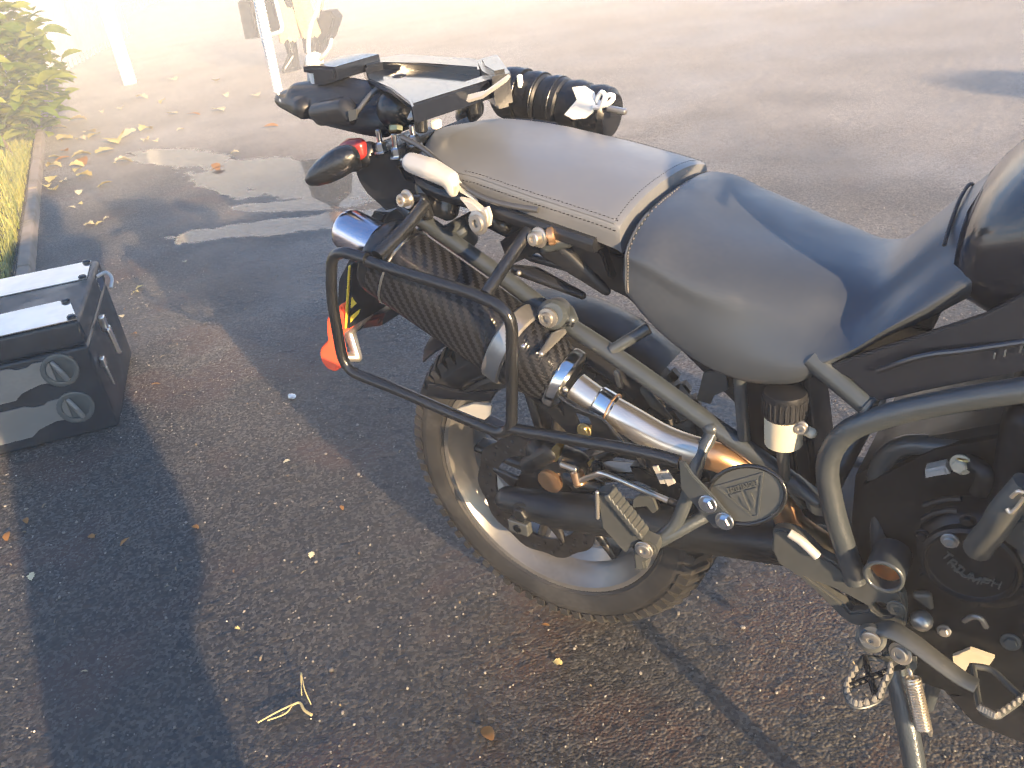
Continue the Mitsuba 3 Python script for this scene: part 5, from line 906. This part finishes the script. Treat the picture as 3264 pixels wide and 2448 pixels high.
for (lx, ly, lz_), L, m_ in LEAVES:
    L *= 1.3 if lx < -3.2 else 1.0
    z = gz(lx, ly)+.012*L/.1; vi = int(r.integers(0, 4)) if m_ != 'm_fallen_brown' else 4
    M_ = trimesh.transformations.translation_matrix((lx, ly, z+.004))@trimesh.transformations.euler_matrix(r.uniform(-.25, .25), r.uniform(-.25, .25), r.uniform(0, 6.28))@np.diag([L, L, L, 1])@trimesh.transformations.translation_matrix((-.5, 0, .02))
    kk = key('fallen_leaf'); scene[kk] = {**fl_d[m_][vi], 'to_world': T(M_)}
    kd = {'m_fallen': 'yellow', 'm_fallen_pale': 'pale cream', 'm_fallen_brown': 'reddish brown'}[m_]
    dk_ = float((V(lx, ly, 0)-E0)@-en); nn_ = 'leaf' if L > .055 else 'leaf scrap'
    if puddle_depth(np.array([lx]), np.array([ly]))[0] > .35: zone = 'lying in or at the rim of the puddle'
    elif dk_ < .75 and lx < -5.6: zone = 'against the kerb by the shrub'
    elif dk_ < .75 and lx < -3.2: zone = 'close to the kerb above the pannier box'
    elif lx < -7.2: zone = 'far back near the white gate post'
    elif lx < -5.4: zone = 'on the tarmac between the shrub and the puddle'
    elif lx < -3.0: zone = 'on the tarmac just left of the puddle'
    elif ly > 1.2: zone = 'on the tarmac beside the tail of the motorcycle'
    elif lx < -1.35: zone = 'on the tarmac right of the pannier box'
    elif lx < -.75: zone = 'on the tarmac below the pannier box'
    elif ly < -.52: zone = 'at the bottom edge near the bent straw stalk'
    else: zone = 'on the dark tarmac left of the rear tyre'
    thing(kk, '%s fallen %s %s' % (kd, nn_, zone), 'leaf', '%s %s %s' % (kd, 'leaves' if nn_ == 'leaf' else 'leaf scraps', zone))
# grit and litter trodden into the surface
r = np.random.default_rng(3); oct_ = trimesh.creation.icosahedron()
def scatter(n, fn):
    vs, fs, cs, at = [], [], [], 0
    while at < n:
        q = r.uniform((-3.4, -1.2), (1.0, 2.6))
        v, f, c = fn(q); fs.append(f+sum(map(len, vs)) if 0 else f); vs.append(v); cs.append(c); at += 1
    off = np.cumsum([0]+[len(v) for v in vs[:-1]]); return np.vstack(vs), np.vstack([f+o for f, o in zip(fs, off)]), np.vstack(cs)
def stone(q):
    s = r.uniform(.0012, .0030)*(1+.7*(r.random() < .05)); v = oct_.vertices*s*r.uniform(.6, 1.3, 3)
    z = ZN(q)+s*.35; t = r.random(); col = np.array([.16, .145, .125])*(.5+t*1.2) if t < .965 else np.array([.30, .28, .25])*r.uniform(.7, 1.1)
    return v@trimesh.transformations.random_rotation_matrix(r.random(3))[:3, :3].T+[q[0], q[1], z], np.array(oct_.faces), np.tile(col, (len(v), 1))
from scipy.interpolate import RegularGridInterpolator as RGI
ZI = RGI((gx, gy), ZG.reshape(nx, ny)); ZN = lambda q: float(ZI([[q[0], q[1]]])[0])
def straw(q):
    L = r.uniform(.004, .020); a = r.uniform(0, 6.28); d = V(math.cos(a), math.sin(a), r.uniform(-.1, .2))*L; s = V(-math.sin(a), math.cos(a), 0)*r.uniform(.0006, .0016); c = V(q[0], q[1], ZN(q)+.003)
    v = np.array([c-d/2-s, c-d/2+s, c+s*1.6+V(0, 0, .0025), c-s*1.6+V(0, 0, .0025), c+d/2+s, c+d/2-s]); col = lerp((.14, .09, .05), (.38, .31, .18), r.random())
    return v, np.array([[0, 1, 2], [0, 2, 3], [3, 2, 4], [3, 4, 5]]), np.tile(col, (6, 1))
scene['m_grit'] = {'type': 'twosided', 'bsdf': {'type': 'principled', 'base_color': {'type': 'mesh_attribute', 'name': 'vertex_color'}, 'roughness': .3, 'specular': .6}}
v, f, c = scatter(9000, stone); add('grit', trimesh.Trimesh(v, f, process=False), 'm_grit', smooth=False, color=c); labels['grit'] = {'label': 'fine loose grit scattered over the tarmac', 'category': 'grit', 'kind': 'stuff'}
v, f, c = scatter(330, straw); add('plant_litter', trimesh.Trimesh(v, f, process=False), 'm_grass', smooth=False, color=c); labels['plant_litter'] = {'label': 'tiny straw and leaf crumbs strewn over the tarmac', 'category': 'litter', 'kind': 'stuff'}
thing('straw_stalk', 'bent pale yellow stalk lying on the tarmac near the bottom edge', 'straw')
mat('m_straw', (.42, .35, .17), .6)
sw = [V(*a[:2], .010+gz(*a[:2])) for a in ((-0.367, -0.537, -0.0), (-0.351, -0.502, -0.0), (-0.338, -0.477, -0.0), (-0.329, -0.467, -0.0), (-0.309, -0.475, -0.0), (-0.289, -0.476, -0.0))]
add('stalk', sweep(spline(sw, 6), np.linspace(.0014, .0030, 31), 8), 'm_straw', 'straw_stalk')
add('stalk', sweep(spline([sw[2], V(*(-0.335, -0.498, -0.0)[:2], .012), V(*(-0.357, -0.523, -0.0)[:2], .008)], 6), .0016, 7), 'm_straw', 'straw_stalk')
add('curl', sweep(spline([V(*(-0.342, -0.451, -0.0)[:2], .008), V(*(-0.364, -0.424, -0.0)[:2], .03), V(*(-0.329, -0.449, -0.0)[:2], .03), V(*(-0.306, -0.46, -0.0)[:2], .012)], 6), .0012, 7), 'm_straw', 'straw_stalk')
thing('foil_scrap', 'small bright crumpled foil scrap on the ground left of the red reflector', 'foil')
fp = V(*(-1.252, 0.383, -0.0)); fm = trimesh.creation.icosphere(2); fm.vertices *= (1+.5*(mnoise(fm.vertices*4, 7)-.5))[:, None]*np.array([.013, .012, .009]); fm.vertices += fp+V(0, 0, .010)
add('foil_scrap', fm, 'm_polished', smooth=False); labels['foil_scrap'] = {'label': 'small bright crumpled foil scrap on the ground left of the red reflector', 'category': 'foil'}
# ---------------------------------------------------------------- people
def hand(w_, d, nrm, s=1.0, curl=.5):
    """Palm and five separate fingers from the wrist w_, pointing along d, palm facing nrm."""
    d = unit(d); nrm = unit(np.asarray(nrm)-d*(np.asarray(nrm)@d)); sd = np.cross(d, nrm); b = []
    kn = [w_+d*.085*s+sd*o*s for o in (-.030, -.010, .010, .029)]
    b.append(((w_, .022*s), (kn[0]-d*.008, .012*s), (kn[3]-d*.01, .012*s), (w_+sd*.015*s, .02*s)))
    for k, L in zip(kn, (.072, .080, .075, .058)):
        p = k; dv = d
        for seg, fr in enumerate((.45, .32, .23)):
            dv = unit(dv+nrm*curl*(.5+.3*seg)); q_ = p+dv*L*s*fr; b.append(((p, (.0092-.0009*seg)*s), (q_, (.0085-.0010*seg)*s))); p = q_
    p = w_+d*.03*s-sd*.025*s; q_ = p+unit(d*.8-sd*.7+nrm*.3)*.040*s; t_ = q_+unit(d+nrm*.5)*.032*s
    b += [((p, .013*s), (q_, .0105*s)), ((q_, .0105*s), (t_, .009*s))]; return b
PH = 'person'
thing(PH, 'person in a dark coat whose long shadow lies across the bottom left', 'person')
S_ = V(math.cos(SUN_AZ), math.sin(SUN_AZ), 0); PP_ = V(-S_[1], S_[0], 0)
def sp_at(s, p, z): return S_*s+PP_*p+V(0, 0, z)
hd, nk, ch = sp_at(1.52, -.53, 1.58), sp_at(1.54, -.57, 1.40), sp_at(1.56, -.64, 1.20); hp = sp_at(1.62, -.76, .90)
RT = unit(np.cross(FWD, UP)); camr, caml = CAM+RT*.075-FWD*.035, CAM-RT*.075-FWD*.035
shR, shL = nk+RT*.17*V(1, 1, 0)-V(0, 0, .06), nk-RT*.17*V(1, 1, 0)-V(0, 0, .06)
elR, elL = (shR+camr)/2+V(0, 0, -.17)-FWD*.05, (shL+caml)/2+V(0, 0, -.17)-FWD*.05
fR, fL = sp_at(1.60, -.77, .05), sp_at(1.72, -.98, .05)
kR, kL = (hp+fR)/2+V(-.03, .03, .02), (hp+fL)/2+V(-.03, .02, .02)
fwd2 = unit(FWD*V(1, 1, 0)); bones = [((hp+PP_*.06, .13), (hp-PP_*.06, .13), (ch+PP_*.05, .14), (ch-PP_*.05, .14)), ((hp+PP_*.05, .13), (hp-PP_*.05, .13), (hp-V(0, 0, .25)+PP_*.06, .125), (hp-V(0, 0, .25)-PP_*.07, .125)), ((ch+PP_*.04, .14), (ch-PP_*.04, .14), (nk-V(0, 0, .06), .11), (shR, .07), (shL, .07)), ((nk-V(0, 0, .05), .06), (hd-V(0, 0, .06), .055))]
for sh, el, ha in ((shR, elR, camr), (shL, elL, caml)):
    wr = ha-unit(ha-el)*.09; bones += [((sh, .066), (el, .050)), ((el, .050), (wr, .034))]
for k_, f_ in ((kR, fR), (kL, fL)): bones += [((hp+(k_-hp)*.1, .105), (k_, .070)), ((k_, .070), (f_+V(0, 0, .05), .052)), ((f_, .045), (f_+fwd2*.15+V(0, 0, -.012), .036))]
bones += [((sp_at(1.60, -.68, .95), .09), (sp_at(1.60, -.87, .95), .09), (sp_at(1.64, -.785, .42), .085), (sp_at(1.66, -.90, .42), .085)), ((ch, .14), (sp_at(1.60, -.68, .95), .09), (sp_at(1.60, -.87, .95), .09)), ((shL, .07), (sp_at(1.58, -1.03, 1.16), .080), (ch, .12)), ((sp_at(1.58, -1.03, 1.16), .080), (sp_at(1.60, -.92, .98), .08), (ch, .12))]
add('body', limbs(bones, .03, 10), 'm_coat', PH, smooth=True)
hb = [((hd, .085), (hd+V(0, 0, .03), .088), (hd+fwd2*.035-V(0, 0, .06), .055)), ((hd+fwd2*.088-V(0, 0, .01), .013), (hd+fwd2*.098-V(0, 0, .035), .015)), ((hd+RT*.085, .016), (hd+RT*.087-V(0, 0, .03), .010)), ((hd-RT*.085, .016), (hd-RT*.087-V(0, 0, .03), .010))]
add('head', limbs(hb, .012, 6), 'm_skin', PH, smooth=True)
for s in (-1, 1): add('eye', ball(hd+fwd2*.084+RT*.032*s+V(0, 0, .004), .0115, 2), 'm_white', PH)
add('mouth', tm(hull((hd+fwd2*.088+RT*.022-V(0, 0, .070), .005), (hd+fwd2*.088-RT*.022-V(0, 0, .070), .005))), 'm_label_red', PH)
add('hair', limbs([((hd-fwd2*.015+V(0, 0, .045), .088), (hd-fwd2*.03+V(0, 0, .0), .086), (hd+fwd2*.02+V(0, 0, .07), .070))], .02, 6), 'm_hair', PH, smooth=True)
hm = []
for ha, el, s in ((camr, elR, -1), (caml, elL, 1)):
    wr = ha-unit(ha-el)*.09; hm += hand(wr, ha-wr, RT*s, 1.0, .5)
add('hands', limbs(hm, .005, 4), 'm_skin', PH, smooth=True)
thing('phone', 'black mobile phone held up by the person taking the photograph', 'phone')
add('phone', rbox(CAM-FWD*.012, (.138, .070, .009), .004, np.c_[RT, np.cross(-FWD, RT), -FWD]), 'm_gloss'); labels['phone'] = {'label': 'black mobile phone held up by the person in the dark coat', 'category': 'phone'}
# person beyond the bike: tan trousers, black boots
WK = 'person_001'; COUNT['person'] = 1
thing(WK, 'person standing behind the tail of the motorcycle in frayed tan trousers and black boots', 'person')
F_ = V(*(-7.062, 5.936, -0.0)); rr_ = unit(RT*V(1, 1, 0)); bk = unit(FWD*V(1, 1, 0))
toe = -rr_*.75-bk*.65
hpB = F_+rr_*.07+bk*.06+V(0, 0, .92)
F2 = F_+rr_*.22+bk*.20
wb = []
for f_, sd in ((F_, -1), (F2, 1)):
    wb += [((f_+V(0, 0, .16), .060), (f_+V(0, 0, .34), .070)), ((f_+V(0, 0, .16), .060), (f_+V(0, 0, .05), .048), (f_+unit(toe)*.15+V(0, 0, .035), .032))]
ctop = hpB+V(0, 0, .45)
bodyb = [((hpB, .13), (hpB+rr_*.08, .11), (hpB-rr_*.08, .11), (ctop, .14)), ((ctop, .14), (ctop+V(0, 0, .12), .10), (ctop+rr_*.18+V(0, 0, .05), .065), (ctop-rr_*.18+V(0, 0, .05), .065)), ((ctop+V(0, 0, .1), .06), (ctop+V(0, 0, .22), .055))]
hand_l = F_-rr_*.20+V(0, 0, .75); hand_r = F2+rr_*.20+V(0, 0, .72)
for sh, ha in ((ctop-rr_*.19+V(0, 0, .05), hand_l), (ctop+rr_*.19+V(0, 0, .05), hand_r)):
    bodyb += [((sh, .062), (lerp(sh, ha, .5)+bk*.05, .048)), ((lerp(sh, ha, .5)+bk*.05, .048), (ha, .033))]
for f_ in (F_, F2): bodyb += [((lerp(hpB, f_, .08), .10), (lerp(hpB, f_+V(0, 0, .1), .5), .070)), ((lerp(hpB, f_+V(0, 0, .1), .5), .070), (f_+V(0, 0, .25), .05))]
add('body', limbs(bodyb, .03, 8), 'm_coat', WK, smooth=True)
for k, f_ in enumerate((F_, F2)):
    add('boot', limbs(wb[2*k:2*k+2], .014, 5), 'm_leather', WK, smooth=True)
    add('boot_sole', tm(hull((f_-unit(toe)*.05+V(0, 0, .018), .016), (f_+unit(toe)*.16+V(0, 0, .016), .015), (f_+unit(toe)*.08+rr_*.03+V(0, 0, .016), .016), (f_+unit(toe)*.08-rr_*.03+V(0, 0, .016), .016))), 'm_plastic', WK)
    a = np.arange(28)*2*math.pi/28; kn = lerp(hpB, f_, .48)
    ringsT = []
    for t in np.linspace(0, 1, 9):
        c_ = lerp(f_+V(0, 0, .32), hpB+(rr_*.085*(2*k-1)), t); R0 = .115+.012*np.sin(3*a+k)+.01*np.sin(7*a)*(1-t)
        ringsT.append(c_+np.c_[np.cos(a)*R0, np.sin(a)*R0, (.018*np.sin(11*a)+.015*np.sin(5*a))*(t == 0)])
    add('trouser_leg', grid_mesh(ringsT, True, False), 'm_tan', WK, smooth=True)
add('boot_zip', tm(hull((F_-bk*.066+rr_*.005+V(0, 0, .33), .005), (F_-bk*.058+rr_*.005+V(0, 0, .20), .005))), 'm_polished', WK)
hdB = ctop+V(0, 0, .32)
add('head', limbs([((hdB, .085), (hdB+V(0, 0, .03), .088), (hdB-bk*.035-V(0, 0, .06), .055)), ((hdB-bk*.09-V(0, 0, .02), .014), (hdB-bk*.098-V(0, 0, .035), .014)), ((hdB+rr_*.086, .014), (hdB-rr_*.086, .014))], .014, 6), 'm_skin', WK, smooth=True)
add('hair', limbs([((hdB+bk*.015+V(0, 0, .045), .088), (hdB+bk*.03, .086))], .02, 6), 'm_hair', WK, smooth=True)
add('hands', limbs(hand(hand_l, V(0, 0, -1), rr_)+hand(hand_r, V(0, 0, -1), -rr_), .006, 4), 'm_skin', WK, smooth=True)
thing('carry_bag', 'angular black bag hanging beside the person in tan trousers', 'bag')
cb = [(-7.075, 6.4, 0.493), (-6.917, 6.4, 0.472), (-6.794, 6.4, 0.564), (-6.675, 6.4, 0.562), (-6.613, 6.4, 0.484), (-6.768, 6.4, 0.299), (-7.014, 6.4, 0.123), (-7.137, 6.4, 0.089), (-7.237, 6.4, 0.13), (-7.223, 6.4, 0.298)]
add('shell', prism(cb, 6.25, 6.40, .02), 'm_plastic', 'carry_bag')
add('handle', tube([np.array(cb[0])+V(0, -.08, 0), hand_r+V(0, 0, -.07), np.array(cb[1])+V(0, -.08, 0)], .012, .05), 'm_plastic', 'carry_bag')
thing('flat_case', 'flat black case with pale trim hanging left of the person in tan trousers', 'case')
add('panel', plate([(-7.55, 5.75, 0.761), (-7.346, 5.75, 0.827), (-7.338, 5.75, 0.427), (-7.369, 5.75, 0.384), (-7.58, 5.75, 0.378)], .06, bev=.01), 'm_plastic', 'flat_case')
add('panel', plate([(-7.208, 5.8, 0.795), (-7.054, 5.8, 0.769), (-7.027, 5.8, 0.477), (-7.042, 5.8, 0.438), (-7.235, 5.8, 0.402), (-7.293, 5.8, 0.506)], .05, bev=.01), 'm_plastic', 'flat_case')
add('trim', tube([(-7.161, 5.72, 0.401), (-6.927, 5.72, 0.441), (-6.888, 5.72, 0.479), (-6.893, 5.72, 0.82)], .022, .06, 10), 'm_white', 'flat_case')
# ---------------------------------------------------------------- added haze volume imitating lens glare, thickest along the fence and the shrub
hx0, hx1, hy0, hy1, hz0, hz1 = -75., 65., -62., 78., -1.3, 3.25
gxm, gym = np.meshgrid((np.arange(128)+.5)/128*(hx1-hx0)+hx0, (np.arange(128)+.5)/128*(hy1-hy0)+hy0)
dens = .018+.33*np.exp(-(((gxm+17)*.76-(gym-11.5)*.65)**2/(2*7.**2)+((gxm+17)*.65+(gym-11.5)*.76)**2/(2*6.**2)))
grid = np.repeat(dens[None].astype(np.float32), 2, 0)[..., None]
scene['glare_veil'] = {'type': 'heterogeneous', 'albedo': {'type': 'rgb', 'value': [.96, .955, .92]}, 'scale': 1.0,
                 'sigma_t': {'type': 'gridvolume', 'grid': mi.VolumeGrid(np.ascontiguousarray(grid)), 'to_world': T().translate([hx0, hy0, hz0]).scale([hx1-hx0, hy1-hy0, hz1-hz0])}}
scene['haze'] = {'type': 'cube', 'to_world': T().translate([(hx0+hx1)/2, (hy0+hy1)/2, (hz0+hz1)/2]).scale([(hx1-hx0)/2-.5, (hy1-hy0)/2-.5, (hz1-hz0)/2-.01]), 'bsdf': {'type': 'null'}, 'interior': {'type': 'ref', 'id': 'glare_veil'}}
labels['haze'] = {'label': 'added thin haze over the yard imitating lens glare', 'category': 'haze', 'kind': 'stuff'}
scene['camera']['medium'] = {'type': 'ref', 'id': 'glare_veil'}
